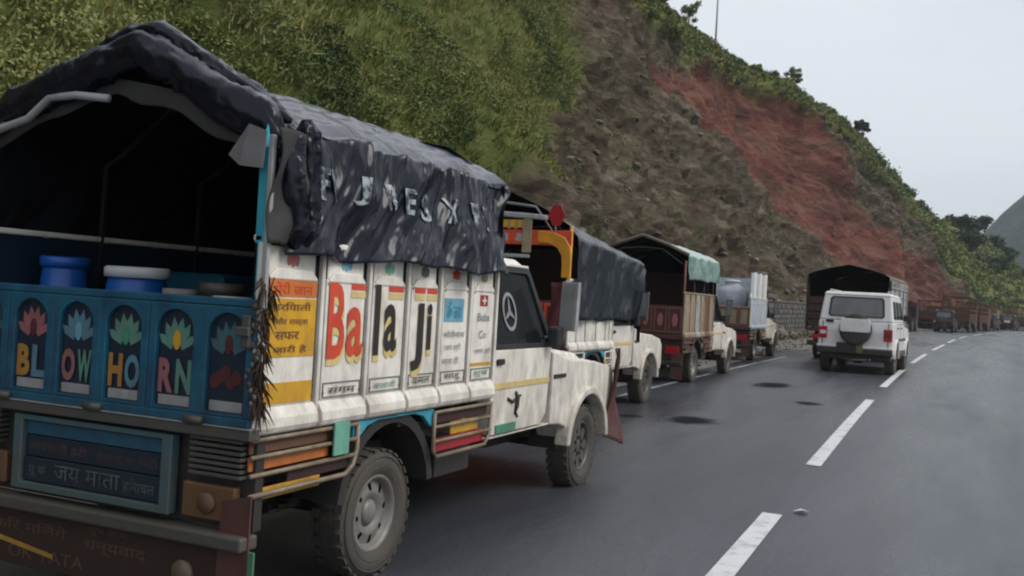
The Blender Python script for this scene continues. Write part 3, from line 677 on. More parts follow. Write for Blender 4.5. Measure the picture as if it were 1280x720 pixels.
# printed silver letters follow the folds of the sheet
def on_tarp(txt, y0, y1, z0, z1, parent, f, T, W0, H0, m_, bold=.0):
    V, F = text_shape(txt, bold)
    xs = [v[0] for v in V]; yz = [v[1] for v in V]; a0, a1, b0, b1 = min(xs), max(xs), min(yz), max(yz)
    mb = MB(); P = []
    for x, y in V:
        yy = y0+(y1-y0)*(x-a0)/(a1-a0); zz = z0+(z1-z0)*(y-b0)/(b1-b0)
        q = f((zz-W0)/T, (yy-.13)/2.44); P.append((q[0]+.009, q[1], q[2]))
    # refine long faces by using each outline as it is
    mb.add(P, F); return mb.build('printed_lettering', m_, parent, recalc=False)
for txt, ya, yb, za, zb, b in (('FI', .38, .52, 1.97, 2.13, .03), ('J', .64, .76, 1.97, 2.12, .03), ('R', .98, 1.08, 1.98, 2.12, .03), ('E', 1.16, 1.25, 1.98, 2.12, .03), ('S', 1.36, 1.47, 1.96, 2.12, .02), ('X', 1.62, 1.74, 1.97, 2.12, .02), ('E', 1.90, 1.99, 1.97, 2.12, .03), ('Z', 2.10, 2.22, 1.97, 2.12, .02)):
    on_tarp(txt, ya, yb, za, zb, tp, tf, TT, 1.70, 0, 'silver', b)

# rolled and tied sheet bunched along the tail hoop, with loose folds hanging down the right post
def bundle(name, path, r, seed, m_, parent, n=26, nseg=90, amp=.55):
    path = [(a, b, c-(.04 if c > 2.35 else 0)) for a, b, c in path]; P = [Vector(p) for p in path]; d = [0]
    for a, b in zip(P, P[1:]): d.append(d[-1]+(b-a).length)
    def at(t):
        t *= d[-1]
        return Vector([float(np.interp(t, d, [p[q] for p in P])) for q in range(3)])
    mb = MB(); V = []
    for i in range(nseg):
        t = i/(nseg-1); c = at(t); tg = (at(min(1, t+.02))-at(max(0, t-.02))).normalized(); up = Vector((0, -1, 0)); up = (up-tg*up.dot(tg)).normalized(); sd_ = tg.cross(up)
        for j in range(n):
            a = 2*math.pi*j/n
            a2 = a+t*d[-1]*1.6+.8*noise.noise(Vector((t*d[-1]*3, a, seed))); q = Vector((math.cos(a2)*2.6, math.sin(a2)*2.6, t*d[-1]*1.1+seed))
            rr = r*(1+amp*(ridge(q*1.15, 3)-.35)+.35*noise.noise(Vector((t*d[-1]*2.5, seed, 0))))*(.35+.65*min(1, min(t, 1-t)*9))
            V.append(tuple(c+(up*math.cos(a)*.8+sd_*math.sin(a))*rr))
        for _ in (0,): pass
    F = [(i*n+j, i*n+(j+1)%n, (i+1)*n+(j+1)%n, (i+1)*n+j) for i in range(nseg-1) for j in range(n)]+[tuple(range(n)), tuple(range((nseg-1)*n, nseg*n))]
    mb.add(V, F, 0, True); return mb.build(name, m_, parent)
bundle('rolled_tarpaulin', [(-.90,.06,2.34),(-.62,.03,2.43),(-.35,.02,2.51),(.0,.02,2.63),(.16,.02,2.67),(.42,.03,2.53),(.66,.03,2.40),(.86,.05,2.29),(.95,.08,2.14)], .078, 2., 'tarp', tp, amp=.62)
bundle('rolled_tarpaulin', [(-.20,.05,2.64),(.08,.04,2.75),(.22,.05,2.74),(.48,.07,2.60),(.75,.10,2.44),(.93,.14,2.29)], .048, 9., 'tarp', tp, amp=.7)
bundle('hanging_fold', [(.93,.10,2.27),(.955,.11,2.10),(.96,.13,1.96),(.965,.17,1.82),(.96,.18,1.73)], .060, 5., 'tarp', tp, amp=.8)
bundle('hanging_fold', [(.945,.24,2.32),(.965,.25,2.1),(.97,.27,1.9),(.965,.25,1.74)], .045, 15., 'tarp', tp, amp=.9)
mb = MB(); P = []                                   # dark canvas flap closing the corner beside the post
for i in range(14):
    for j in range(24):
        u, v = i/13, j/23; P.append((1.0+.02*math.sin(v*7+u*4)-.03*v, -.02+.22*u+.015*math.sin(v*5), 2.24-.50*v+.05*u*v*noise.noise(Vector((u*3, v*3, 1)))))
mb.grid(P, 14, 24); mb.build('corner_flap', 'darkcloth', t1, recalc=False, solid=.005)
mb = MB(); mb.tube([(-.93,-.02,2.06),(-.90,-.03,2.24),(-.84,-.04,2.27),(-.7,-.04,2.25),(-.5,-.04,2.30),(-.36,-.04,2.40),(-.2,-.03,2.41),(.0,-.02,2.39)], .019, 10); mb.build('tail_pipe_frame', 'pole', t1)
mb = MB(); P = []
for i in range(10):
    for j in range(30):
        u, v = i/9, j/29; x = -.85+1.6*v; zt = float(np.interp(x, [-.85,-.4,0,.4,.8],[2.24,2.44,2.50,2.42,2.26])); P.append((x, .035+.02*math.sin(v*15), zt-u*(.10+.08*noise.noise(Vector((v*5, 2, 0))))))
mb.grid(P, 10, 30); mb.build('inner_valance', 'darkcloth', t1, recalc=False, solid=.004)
mb = MB(); mb.add([(.74,-.03,2.12),(.86,-.05,2.25),(.95,-.04,2.22),(.93,-.03,2.06),(.82,-.05,2.07)], [(0,1,2,3,4)]); mb.build('cloth_scrap', 'cloth', t1, recalc=False, solid=.004)
mb = MB(); mb.slab(rect(.885,.935,0,1),0,.02); mb.v = [(a, .0+c*1.2, 1.50+b*.66) for a, b, c in mb.v]; mb.build('corner_strip', 'cyan', t1, bevel=.004)
mb = MB(); mb.slab(rect(.938,.965,0,1),0,.02); mb.v = [(a, -.012+c*1.2, 1.45+b*.76) for a, b, c in mb.v]; mb.build('corner_strip', 'palewhite', t1, bevel=.004)

# painted side: xs maps (along, up, proud)
def side1(a, b, c): return (.905+.020+c, a, b)
BZ = [.01, .47, .89, 1.29, 1.67, 2.07, 2.45]
def plate(a0, a1, b0, b1, m_, name='painted_field', c=.0035, parent=t1, xf=side1):
    mb = MB(xf); mb.slab(rect(a0, a1, b0, b1), c-.003, c); return mb.build(name, m_, parent)
def script(items, m_, name='lettering', parent=t1, xf=side1, c=.008):
    for it in items:
        mb = MB(xf); text(mb, it[0], it[1], it[2], it[3], it[4], it[5] if len(it) > 5 else c, 0, it[6] if len(it) > 6 else .0)
        mb.build(name, m_, parent, recalc=False)
plate(.06, .425, 1.235, 1.50, 'yellow'); plate(.06, .425, 1.508, 1.588, 'orange'); plate(.06, .425, 1.025, 1.12, 'yellow')
script([('मेरी जान', .10, .39, 1.52, 1.575)], 'red', c=.006)
script([('हरियाली', .10, .38, 1.44, 1.485), ('और रास्ता', .11, .36, 1.375, 1.415), ('सफर', .12, .30, 1.315, 1.35), ('जारी है', .11, .36, 1.25, 1.29)], 'brown')
# Ba la Ji: tall condensed letters with a straw-coloured drop behind
def word(ch, a0, a1, b0, b1, col, shadow='yshadow', bold=.02):
    script([(ch, a0+.004, a1+.012, b0-.035, b1-.035, .0045, bold+.01)], shadow, 'letter_shadow'); script([(ch, a0, a1, b0, b1, .008, bold)], col, 'letter')
word('B', .525, .67, 1.215, 1.585, 'red'); word('a', .69, .835, 1.22, 1.47, 'red')
word('l', .945, .995, 1.22, 1.59, 'ink', bold=.035); word('a', 1.045, 1.175, 1.235, 1.49, 'ink', bold=.022)
word('J', 1.345, 1.47, 1.12, 1.50, 'ink', bold=.025); word('i', 1.515, 1.565, 1.235, 1.50, 'ink', bold=.035)
for a0, a1 in ((.72,.85),(1.08,1.235),(1.36,1.48),(1.50,1.62)):
    plate(a0, a1, 1.555, 1.588, 'red', 'painted_dash'); plate(a0, a1, 1.515, 1.548, 'yshadow', 'painted_dash')
plate(1.72, 1.97, 1.395, 1.535, 'paleblue'); script([('ॐ जय', 1.75, 1.94, 1.41, 1.52)], 'cyan')
script([('भोलेनाथ', 1.72, 1.99, 1.30, 1.345), ('जय श्री', 1.74, 1.95, 1.215, 1.265), ('माता दी', 1.72, 1.93, 1.14, 1.185)], 'greyink')
plate(2.20, 2.31, 1.495, 1.565, 'lamp'); script([('+', 2.225, 2.285, 1.505, 1.555, .006, .03)], 'white')
script([('Baba', 2.17, 2.34, 1.40, 1.45), ('Co', 2.2, 2.30, 1.29, 1.34), ('जय हो', 2.14, 2.38, 1.19, 1.23)], 'greyink')
plate(2.11, 2.41, 1.115, 1.135, 'yellow', 'painted_dash')
for i, wd_ in enumerate(['संगम', 'बालाजी', 'कमल', 'साहू', 'शुभ']):
    a0, a1 = BZ[i+1]+.045, BZ[i+2]-.045
    mb = MB(side1)
    mb.ring(rect(a0, a1, 1.025, 1.10), rect(a0+.008, a1-.008, 1.032, 1.093), .001, .004); mb.build('text_frame', 'greyink', t1)
    script([(wd_, a0+.04, a1-.05, 1.042, 1.083)], 'green' if i in (1, 4) else 'ink')
for i, col in enumerate(['pink', 'paleblue', 'mint', 'greyink', 'red', 'cream']):       # lotus bud at the head of each panel
    c0 = (BZ[i]+BZ[i+1])/2; mb = MB(lambda a, b, c: (.905+.012+c, a, b))
    for dx, dz, s_ in ((0,0,1),(-.03,-.005,.75),(.03,-.005,.75)):
        mb.slab([(c0+dx+.022*s_*math.cos(2*math.pi*q/10), 1.685+dz+.034*s_*math.sin(2*math.pi*q/10)*(1.25 if math.sin(2*math.pi*q/10) < 0 else .8)) for q in range(10)], .001+.001*(s_ == 1), .003+.001*(s_ == 1))
    mb.build('painted_bud', col, t1)
mb = MB(lambda a, b, c: (.93+c, a, b)); mb.slab(rect(.60, .73, .74, .90), .018, .03); mb.build('small_green_board', 'mint', t1, bevel=.002)
for i in range(6):
    for b in (1.05, 1.58):
        for a in (BZ[i]+.05, BZ[i+1]-.05):
            mb = MB(lambda a_, b_, c_: (.925+c_, a_, b_)); mb.slab([(a+.008*math.cos(q), b+.008*math.sin(q)) for q in (0,1.05,2.1,3.14,4.19,5.24)], .0, .004); mb.build('rivet', 'cream', t1)
# ring emblem on the door pane: circle with three spokes; door figure
dz = lambda a, b, c: (sxr(b)+c-.012, a, b)
mb = MB(dz); o_, i_ = [], []
ec = (2.88, 1.46)
for q in range(28): t = 2*math.pi*q/28; o_.append((ec[0]+.115*math.cos(t), ec[1]+.135*math.sin(t))); i_.append((ec[0]+.092*math.cos(t), ec[1]+.11*math.sin(t)))
mb.ring(o_, i_, 0, .004)
for t in (90, 210, 330):
    ca, sa = math.cos(R(t)), math.sin(R(t)); mb.slab([(ec[0]+.10*ca, ec[1]+.118*sa), (ec[0]-.020*sa, ec[1]+.020*ca), (ec[0]+.020*sa, ec[1]-.020*ca)], 0, .0035)
mb.build('window_emblem', 'rim', t1, recalc=True)
mb = MB(lambda a, b, c: (.887+c, a, b))
mb.tube([(2.80,.86,.003),(2.88,.83,.003),(2.95,.85,.003)], .012, 5); mb.tube([(2.93,.90,.003),(2.96,.86,.003),(2.95,.80,.003),(2.93,.74,.003)], [.012,.02,.022,.006], 5)
mb.tube([(2.95,.85,.003),(3.02,.87,.003)], .009, 5); mb.tube([(2.94,.76,.003),(2.98,.72,.003)], .008, 5); mb.build('door_figure_decal', 'ink', t1)
mb = MB(); mb.box(.885,.895,2.62,2.95,.635,.69); mb.build('sill_plate', 'green', t1)
# shaggy tassel hanging at the rear corner
mb = MB()
for q in range(190):
    z = rnd.uniform(1.02, 1.60); y = rnd.uniform(-.02, .045+.03*math.sin(z*9)); x = .935+rnd.uniform(0,.035); l = rnd.uniform(.04,.12); w_ = rnd.uniform(.003,.007)
    dx, dy = rnd.uniform(-.02,.04), rnd.uniform(-.06,.06)
    mb.tube([(x,y,z),(x+dx*.5,y+dy*.6,z-l*.5),(x+dx,y+dy,z-l)], [w_,w_*.9,.001], 3)
mb.build('shaggy_tassel', 'hair', t1)

# ---- tail of the near truck: ta maps (across, up, proud towards the viewer)
def ta(a, b, c): return (a, -c, b)
gate = MB(ta); gate.slab(rect(-.93, .93, .955, 1.485), -.03, 0); gate.slab(rect(-.93, .93, 1.455, 1.49), -.03, .022); gate.slab(rect(-.93, .93, .93, .97), -.03, .03)
gate = gate.build('tailgate', 'blue', t1, bevel=.006, seg=2)
pc = [-.72, -.415, -.115, .185, .49, .785]; hw = .15
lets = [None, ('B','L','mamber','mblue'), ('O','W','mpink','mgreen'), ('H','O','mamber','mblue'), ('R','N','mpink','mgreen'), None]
for i, c0 in enumerate(pc):
    o_ = [(c0-hw, .972), (c0+hw, .972)]; n = 12
    arch = [(c0-.108, .985), (c0+.108, .985)]+[(c0+.108*math.cos(R(t)), 1.325+.10*math.sin(R(t))) for t in np.linspace(0, 180, n)]
    outer = [(c0-hw, .972), (c0+hw, .972)]+[(c0+hw, 1.325+.02*q) if q < 5 else ((c0+hw-(q-5)*.30/5 if q >= 5 else 0), 1.452) for q in range(0, n)]
    outer = [(c0-hw, .972), (c0+hw, .972)]+[(c0+hw*max(-1, min(1, 1.5*math.cos(R(t)))), min(1.452, 1.325+.25*math.sin(R(t)))) for t in np.linspace(0, 180, n)]
    mb = MB(ta); mb.ring(outer, arch, .001, .026); fr = mb.build('tail_panel', 'blue', gate, bevel=.005)
    mb = MB(ta); mb.slab(arch, .0015, .004); mb.build('arch_field', 'deep', gate)
    mb = MB(ta); mb.slab(rect(c0-.09, c0+.09, .990, 1.035), .004, .009); mb.build('name_strip', 'palewhite', gate)
    mb = MB(ta)                                          # lotus: petals round a core
    for t in (-62, -36, -12, 12, 36, 62):
        d_ = (math.sin(R(t)), math.cos(R(t))); pz = 1.235
        mb.slab([(c0+d_[0]*.03-d_[1]*.010, pz+d_[1]*.03+d_[0]*.010), (c0+d_[0]*.09-d_[1]*.020, pz+d_[1]*.11+d_[0]*.02), (c0+d_[0]*.12, pz+d_[1]*.155), (c0+d_[0]*.09+d_[1]*.020, pz+d_[1]*.11-d_[0]*.02), (c0+d_[0]*.03+d_[1]*.010, pz+d_[1]*.03-d_[0]*.010)], .004, .0055+.0006*(t % 5))
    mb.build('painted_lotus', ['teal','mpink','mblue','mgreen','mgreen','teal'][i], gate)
    mb = MB(ta); mb.slab([(c0+.022*math.cos(2*math.pi*q/12), 1.285+.045*math.sin(2*math.pi*q/12)) for q in range(12)], .007, .009); mb.build('lotus_core', ['red','maroon','paleblue','green','yellow','maroon'][i], gate)
    if lets[i]:
        a, b, ca_, cb_ = lets[i]
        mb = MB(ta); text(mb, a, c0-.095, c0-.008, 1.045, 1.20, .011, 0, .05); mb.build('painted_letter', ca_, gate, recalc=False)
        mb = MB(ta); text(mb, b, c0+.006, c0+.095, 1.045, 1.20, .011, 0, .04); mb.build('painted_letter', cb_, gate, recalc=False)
    else:
        mb = MB(ta)
        for q in range(5): mb.slab([(c0-.07+.03*q+.03*math.cos(2*math.pi*u/8), 1.12+.02*((q*7)%3)+.032*math.sin(2*math.pi*u/8)) for u in range(8)], .004, .006+.0005*q)
        mb.build('painted_flower', 'maroon' if i else 'teal', gate)
for x in (-.90, .90):
    mb = MB(ta); mb.slab(rect(x-.022, x+.022, 1.28, 1.42), .02, .05); mb.slab(rect(x-.035, x+.035, 1.33, 1.37), .05, .07); mb.build('gate_latch', 'steel', gate, bevel=.004)
for x in (-.56, .04, .64):
    mb = MB(); mb.tube([(x-.05,-.045,.945),(x+.05,-.045,.945)], .018, 8); mb.build('gate_hinge', 'steel', gate)
mb = MB()
for q in range(16):
    t_ = q/15; a = (.93+.02*math.sin(q), -.03, 1.46-.42*t_); mb.lathe([(-.004,.016),(.004,.016)], a, 'x' if q % 2 else 'y', 8, cap=True)
mb.build('gate_chain', 'steel', gate)
mb = MB(ta); mb.slab(rect(-.95, .95, .875, .925), -.04, .035); mb.build('tail_beam', 'steel', t1, bevel=.006)
mb = MB(ta); mb.slab(rect(-.95, .95, .925, .93), -.04, .04); mb.build('tail_beam_edge', 'palewhite', t1)
mb = MB(ta); mb.slab(rect(-.93, .93, .47, .872), -.10, -.045); mb.build('tail_back_plate', 'black', t1)
mb = MB(ta); mb.ring(rect(-.49, .51, .50, .86), rect(-.43, .45, .535, .835), -.03, .025); pf = mb.build('plate_frame', 'teal', t1, bevel=.005)
for b0, b1, m_ in ((.765,.83,'blue'),(.66,.76,'deep'),(.54,.655,'deep')):
    mb = MB(ta); mb.slab(rect(-.428, .448, b0, b1), -.03, .0+.006*(b0 < .6)); mb.build('text_band', m_, pf, bevel=.003)
script([('सावधानी हटी', -.40, -.02, .685, .74), ('दुर्घटना घटी', .04, .42, .68, .735)], 'maroonpale', parent=pf, xf=ta, c=.003)
script([('यू के', -.39, -.27, .565, .63), ('जय माता', -.22, .20, .565, .635), ('हिमाचल', .22, .41, .56, .63)], 'greypale', parent=pf, xf=ta, c=.009)
for q in range(7):
    for s in ((.60,.89),(-.89,-.60)):
        mb = MB(ta); mb.slab([(s[0], .70+q*.026), (s[1], .70+q*.026), (s[1], .715+q*.026), (s[0], .715+q*.026)], -.045, .012-.0*q); mb.build('louvre', 'steel', t1, bevel=.002)
for s, m_ in (((.56,.86),'orange'),((-.86,-.56),'orange')):
    mb = MB(ta); mb.slab(rect(s[0], s[1], .50, .66), -.045, .0); o = mb.build('tail_lamp', m_, t1, bevel=.01)
    o.data.materials[0] = M.setdefault('amber', mat('dusty_amber_lens', (.17, .07, .02), .35, dirt=.5))
    mb = MB(ta); mb.lathe([(0,.05),(.02,.045),(.022,0)], ((s[0]+s[1])/2-.06*0, .58, 0), 'z', 16); mb.build('lens_ring', 'brown', o)
mb = MB(ta); mb.slab(rect(-.95, .95, .40, .465), -.06, .06); mb.build('rear_bumper', 'steel', t1, bevel=.012, seg=2)
mb = MB(ta); mb.slab(rect(-.93, .84, .12, .40), -.02, .0); db = mb.build('lower_tail_board', 'darkred', t1, bevel=.004)
script([('शुभ लाभ', .02, .26, .335, .375), ('फिर मिलेंगे', -.62, -.12, .29, .345), ('धन्यवाद', .0, .38, .25, .31), ('OK TATA', -.5, .0, .16, .22)], 'brown', parent=db, xf=ta, c=.003)
mb = MB(ta); mb.slab([(-.93,.30),(-.93,.275),(-.2,.185),(-.2,.205)], .001, .006); mb.build('yellow_streak', 'yellow', db)
mb = MB(ta); mb.lathe([(0,.06),(.02,.055),(.022,0)], (.60,.255,0), 'z', 18); mb.build('round_lamp', 'cream', db)
for s in (1, -1):
    mb = MB(ta); mb.slab([(s*.80,.60),(s*.955,.64),(s*.955,.10),(s*.78,.10)], .0, .012); mb.build('mud_flap', 'maroon', t1)
    mb = MB(ta); mb.slab([(s*.956,.40),(s*.985,.40),(s*.985,.10),(s*.956,.10)], .0, .012); mb.build('mud_flap_edge', 'green', t1)

# things in the bed and on the front
def drum(loc, label, lidm, r=.14, h=.62, bm_='barrel', cat='drum'):
    root = empty('plastic_drum', loc, 0, label, cat, 'drums and pots carried in the bed of the near truck')
    mb = MB(); mb.lathe([(0,r*.85),(.02,r*.95),(.1,r),(h*.35,r*1.0),(h*.36,r*1.04),(h*.40,r*1.04),(h*.41,r),(h*.72,r),(h*.73,r*1.04),(h*.77,r*1.04),(h*.78,r),(h*.92,r*.93),(h-.03,r*.9)], axis='z', n=26); mb.build('drum_body', bm_, root)
    mb = MB(); mb.lathe([(h-.035,r*.96),(h-.03,r*1.05),(h+.012,r*1.05),(h+.022,r*.98),(h+.015,r*.8),(h+.02,0)], axis='z', n=26); mb.build('drum_lid', lidm, root)
bx, by = T1[0], T1[1]
drum((bx-.71, by+.42, .93), 'blue drum with a blue lid standing behind the tailgate, leftmost of the load', 'barrel', .12, .69)
drum((bx-.17, by+.40, .93), 'blue drum with a wide white lid standing behind the tailgate', 'lidw', .155, .655)
for nm, x, y, lab, m_, r, h in (('water_can', .12, .40, 'small pale grey can between the white lidded drum and the dark pot', 'palewhite', .10, .58), ('cooking_pot', .32, .48, 'dark round cooking pot in the bed near the right corner post', 'steel', .13, .62), ('water_can', .52, .32, 'pale can with a flat white lid, rightmost behind the blue tailgate', 'lidw', .11, .56)):
    mb = MB(); mb.lathe([(0,r*.8),(.03,r),(h*.8,r),(h*.86,r*.75),(h*.9,r*.72),(h*.92,r*.9),(h,r*.86),(h,0)], (0,0,0), 'z', 22); o = mb.build(nm, m_); o.location = (bx+x, by+y, .93); tag(o, lab, nm.split('_')[1], 'drums and pots carried in the bed of the near truck')
mb = MB(); mb.box(-.80,-.30,1.2,1.9,.94,1.6); o = mb.build('blue_crate', 'blue', None, bevel=.02); o.location = (bx, by, 0); tag(o, 'large dark blue crate deep inside the covered bed at the left', 'crate')
# dark red cloth tied to the front corner, flaring towards its foot
mb = MB(); P = []
for i in range(12):
    for j in range(20):
        u, v = i/11, j/19; wd_ = .06+.26*min(1, v*1.1); P.append((.93+.04*math.sin(v*5+u*3), 5.02+(u-.3)*wd_*1.0+.02*math.sin(u*9+v*4), 1.16-.78*v-.10*u*v))
mb.grid(P, 12, 20); o = mb.build('red_cloth', 'maroon', None, recalc=False, solid=.006); o.location = T1
tag(o, 'dark red cloth hanging from the front corner of the nearest truck beside its front wheel', 'cloth')

# ------------------------------------------------------------------ trucks further along
def simple_gate(root, face, trim, word_=None, col=None):
    mb = MB(ta); mb.slab(rect(-.92, .92, .955, 1.50), -.03, 0); g = mb.build('tailgate', face, root, bevel=.006)
    for i in range(6):
        a = -.90+i*.30; mb = MB(ta); mb.ring(rect(a+.01, a+.29, .98, 1.47), rect(a+.05, a+.25, 1.02, 1.43), .001, .018); mb.build('tail_panel', trim, g, bevel=.004)
        mb = MB(ta); mb.slab([(a+.15+.06*math.cos(2*math.pi*q/8), 1.23+.13*math.sin(2*math.pi*q/8)) for q in range(8)], .001, .006); mb.build('painted_diamond', col or trim, g)
    mb = MB(ta); mb.slab(rect(-.94, .94, .87, .95), -.04, .035); mb.build('tail_beam', 'maroon', root, bevel=.006)
    mb = MB(ta); mb.slab(rect(-.93, .93, .47, .868), -.10, -.045); mb.build('tail_back_plate', 'darkred', root)
    for s in (-.72, .72):
        mb = MB(ta); mb.slab(rect(s-.14, s+.14, .58, .74), -.045, -.01); mb.build('tail_lamp', 'lamp', root, bevel=.008)
    mb = MB(ta); mb.ring(rect(-.42, .42, .52, .82), rect(-.37, .37, .57, .77), -.03, .015); mb.build('plate_frame', trim, root)
    mb = MB(ta); mb.slab(rect(-.94, .94, .38, .46), -.05, .05); mb.build('rear_bumper', 'black', root, bevel=.01)
    for s in (1, -1):
        mb = MB(ta); mb.slab([(s*.72,.60),(s*.95,.60),(s*.95,.14),(s*.72,.14)], .0, .012); mb.build('mud_flap', 'maroon', root)

T2 = (-5.16, 11.15, float(gz(12)))
t2, _ = pickup('pickup_truck', 'second pickup in line, wrapped in charcoal tarpaulin with a red and yellow header board', T2,
    dict(z0=1.30, ze=2.42, zr=2.84, rib='white', inner='darkred', rail='white', boards=['maroon','orange','maroon','yellow','maroon'], post='yellow'))
remap(t2, lambda y: float(np.interp(y, [-5,0,.75,1.65,2.46,9], [-5,0,.5,1.4,1.71,8.25])))
simple_gate(t2, 'maroon', 'red', col='yellow')
tarp(t2, .955, 1.28, 2.30, 2.86, .10, 3.0, 'tarp2', .8, 21., 90, 90)
# slope the cover down towards the cab
for o in [k for k in C.objects if k.parent == t2 and k.name.startswith(('tarpaulin', 'front_light_block'))]:
    for v in o.data.vertices: v.co.z -= max(0, v.co.z-1.9)*.50*max(0, v.co.y)/3.0
for o in [k for k in C.objects if k.parent == t2 and k.name.startswith('hoop')]:
    for v in o.data.vertices:
        v.co.z = min(v.co.z, 2.70 if abs(v.co.x) < .5 else 2.2) - max(0, v.co.z-1.9)*.52*max(0, v.co.y)/3.0
# painted header over the open tail: frame, bars and curved yellow bracket
mb = MB(ta); mb.slab(rect(-.93, .93, 2.16, 2.34), .02, .05); hb = mb.build('header_board', 'red', t2, bevel=.006)
mb = MB(ta); mb.slab(rect(-.93, .40, 2.36, 2.46), .02, .06); mb.build('yellow_board', 'yellow', hb, bevel=.006)
for q in range(14):
    mb = MB(ta); a = -.85+q*.095; mb.slab(rect(a, a+.028, 2.345, 2.45), .055, .07); mb.build('header_bar', 'cream', hb)
for q in range(6):
    mb = MB(ta); a = -.8+q*.2; mb.slab([(a,2.20),(a+.1,2.20),(a+.1,2.29),(a+.02,2.30)], .051, .054); mb.build('header_mark', 'palewhite', hb)
mb = MB(ta); mb.slab([(-.95,2.62),(.60,2.52),(.60,2.46),(-.95,2.55)], .0, .09); mb.build('header_cap', 'palewhite', t2, bevel=.01)
mb = MB(ta); mb.slab(rect(.30, .42, 2.06, 2.50), .05, .075); mb.build('header_bracket', 'cream', t2, bevel=.008)
mb = MB(ta); mb.slab([(-.93,2.06),(.40,2.04),(.40,2.0),(-.93,2.0)], .03, .08); mb.build('header_sill', 'palewhite', t2, bevel=.006)
mb = MB(ta); mb.ring([(.50,2.33),(.70,2.32),(.85,2.26),(.93,2.14),(.94,1.95),(.94,1.78)], [(.50,2.19),(.66,2.18),(.76,2.13),(.82,2.04),(.83,1.92),(.83,1.78)], .02, .07, closed=False); mb.build('curved_bracket', M.setdefault('amberpaint', mat('amber_orange_paint', (.72,.30,.015), .4, dirt=.2)), t2, bevel=.006)
mb = MB(); mb.tube([(.90,-.05,1.0),(.91,-.06,1.75)], .02, 8); mb.tube([(.72,-.05,2.3),(.72,-.05,2.62)], .012, 6); mb.build('tail_pole', 'palewhite', t2)
mb = MB(ta); mb.slab([(.62,2.52),(.68,2.64),(.78,2.64),(.84,2.52),(.78,2.40),(.68,2.40)], .05, .062); mb.build('red_tin_disc', 'lamp', t2)
mb = MB(); P = []
for i in range(8):
    for j in range(16):
        u, v = i/7, j/15; P.append((.70+.22*u, -.05+.03*math.sin(v*6+u*5), 1.72-.85*v))
mb.grid(P, 8, 16); mb.build('tail_curtain', 'maroon', t2, recalc=False, solid=.005)

T3 = (-5.50, 18.2, float(gz(19)))
t3, _ = pickup('pickup_truck', 'cream panelled pickup under a faded green tarpaulin, third in the parked line', T3,
    dict(hoop='black', z0=2.0, ze=2.38, zr=2.75, body='white', side='cream', rib='cream', panels=['cream','cream','palewhite','cream','brown','cream'], inner='darkred', rail='brown', boards=['brown','maroon','brown','brown','maroon'], arch='brown', post='brown'))
t3.scale = (.94, 1, .985)
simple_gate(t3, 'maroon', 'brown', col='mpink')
tarp(t3, .95, 2.02, 2.46, 2.80, .05, 2.6, 'greent', .9, 33., 90, 70)
mb = MB(); P = [(-.95,.05,2.47),(-.5,.03,2.66),(0,.02,2.82),(.5,.03,2.66),(.95,.05,2.47)]; mb.tube(P, .035, 8); mb.build('canopy_edge_roll', 'khaki', t3)

T4 = (-6.10, 27.6, float(gz(29)))
t4, _ = pickup('pickup_truck', 'white pickup with tall bare side boards and a blue tank, fourth in the parked line', T4,
    dict(z0=1.75, ze=1.9, zr=1.92, rib='white', panels=['bluewhite']*6, side='bluewhite', inner='bluewhite', boards=['brown','cream','brown','yellow','brown'], rail='cream', arch='cream', post='white'))
for o in [k for k in C.objects if k.parent == t4 and k.name.startswith('hoop')]: bpy.data.objects.remove(o)
simple_gate(t4, 'cream', 'brown', col='cream')
for s in (1, -1):
    for q in range(6):
        mb = MB(); a = .02+q*.405; mb.box(s*.89-.012, s*.89+.012, a, a+.385, 1.78, 2.44+.03*((q*3)%2)); mb.build('tall_side_board', ['bluewhite','white'][q%2], t4, bevel=.006)
mb = MB(); mb.box(-.80,.80,2.36,2.40,1.75,2.35); mb.build('front_board', 'bluewhite', t4)
mb = MB(); mb.lathe([(0,.42),(.04,.46),(.5,.47),(.55,.44),(.6,.47),(.95,.47),(1.05,.42),(1.16,.22),(1.18,.2),(1.24,.2),(1.25,0)], (0,0,0), 'z', 24)
o = mb.build('water_tank', M.setdefault('tank', mat('greyish_blue_tank_plastic', (.40,.42,.48), .4))); o.location = (T4[0]+.25, T4[1]+.62, T4[2]+.93)
tag(o, 'greyish blue plastic water tank standing in the open bed of the fourth pickup', 'tank')
mb = MB(); mb.lathe([(0,.20),(.03,.24),(.07,.22),(.09,0)], (0,0,0), 'z', 20); o = mb.build('tank_lid', 'lidw'); o.parent = bpy.data.objects['water_tank']; o.location = (0,0,1.23)

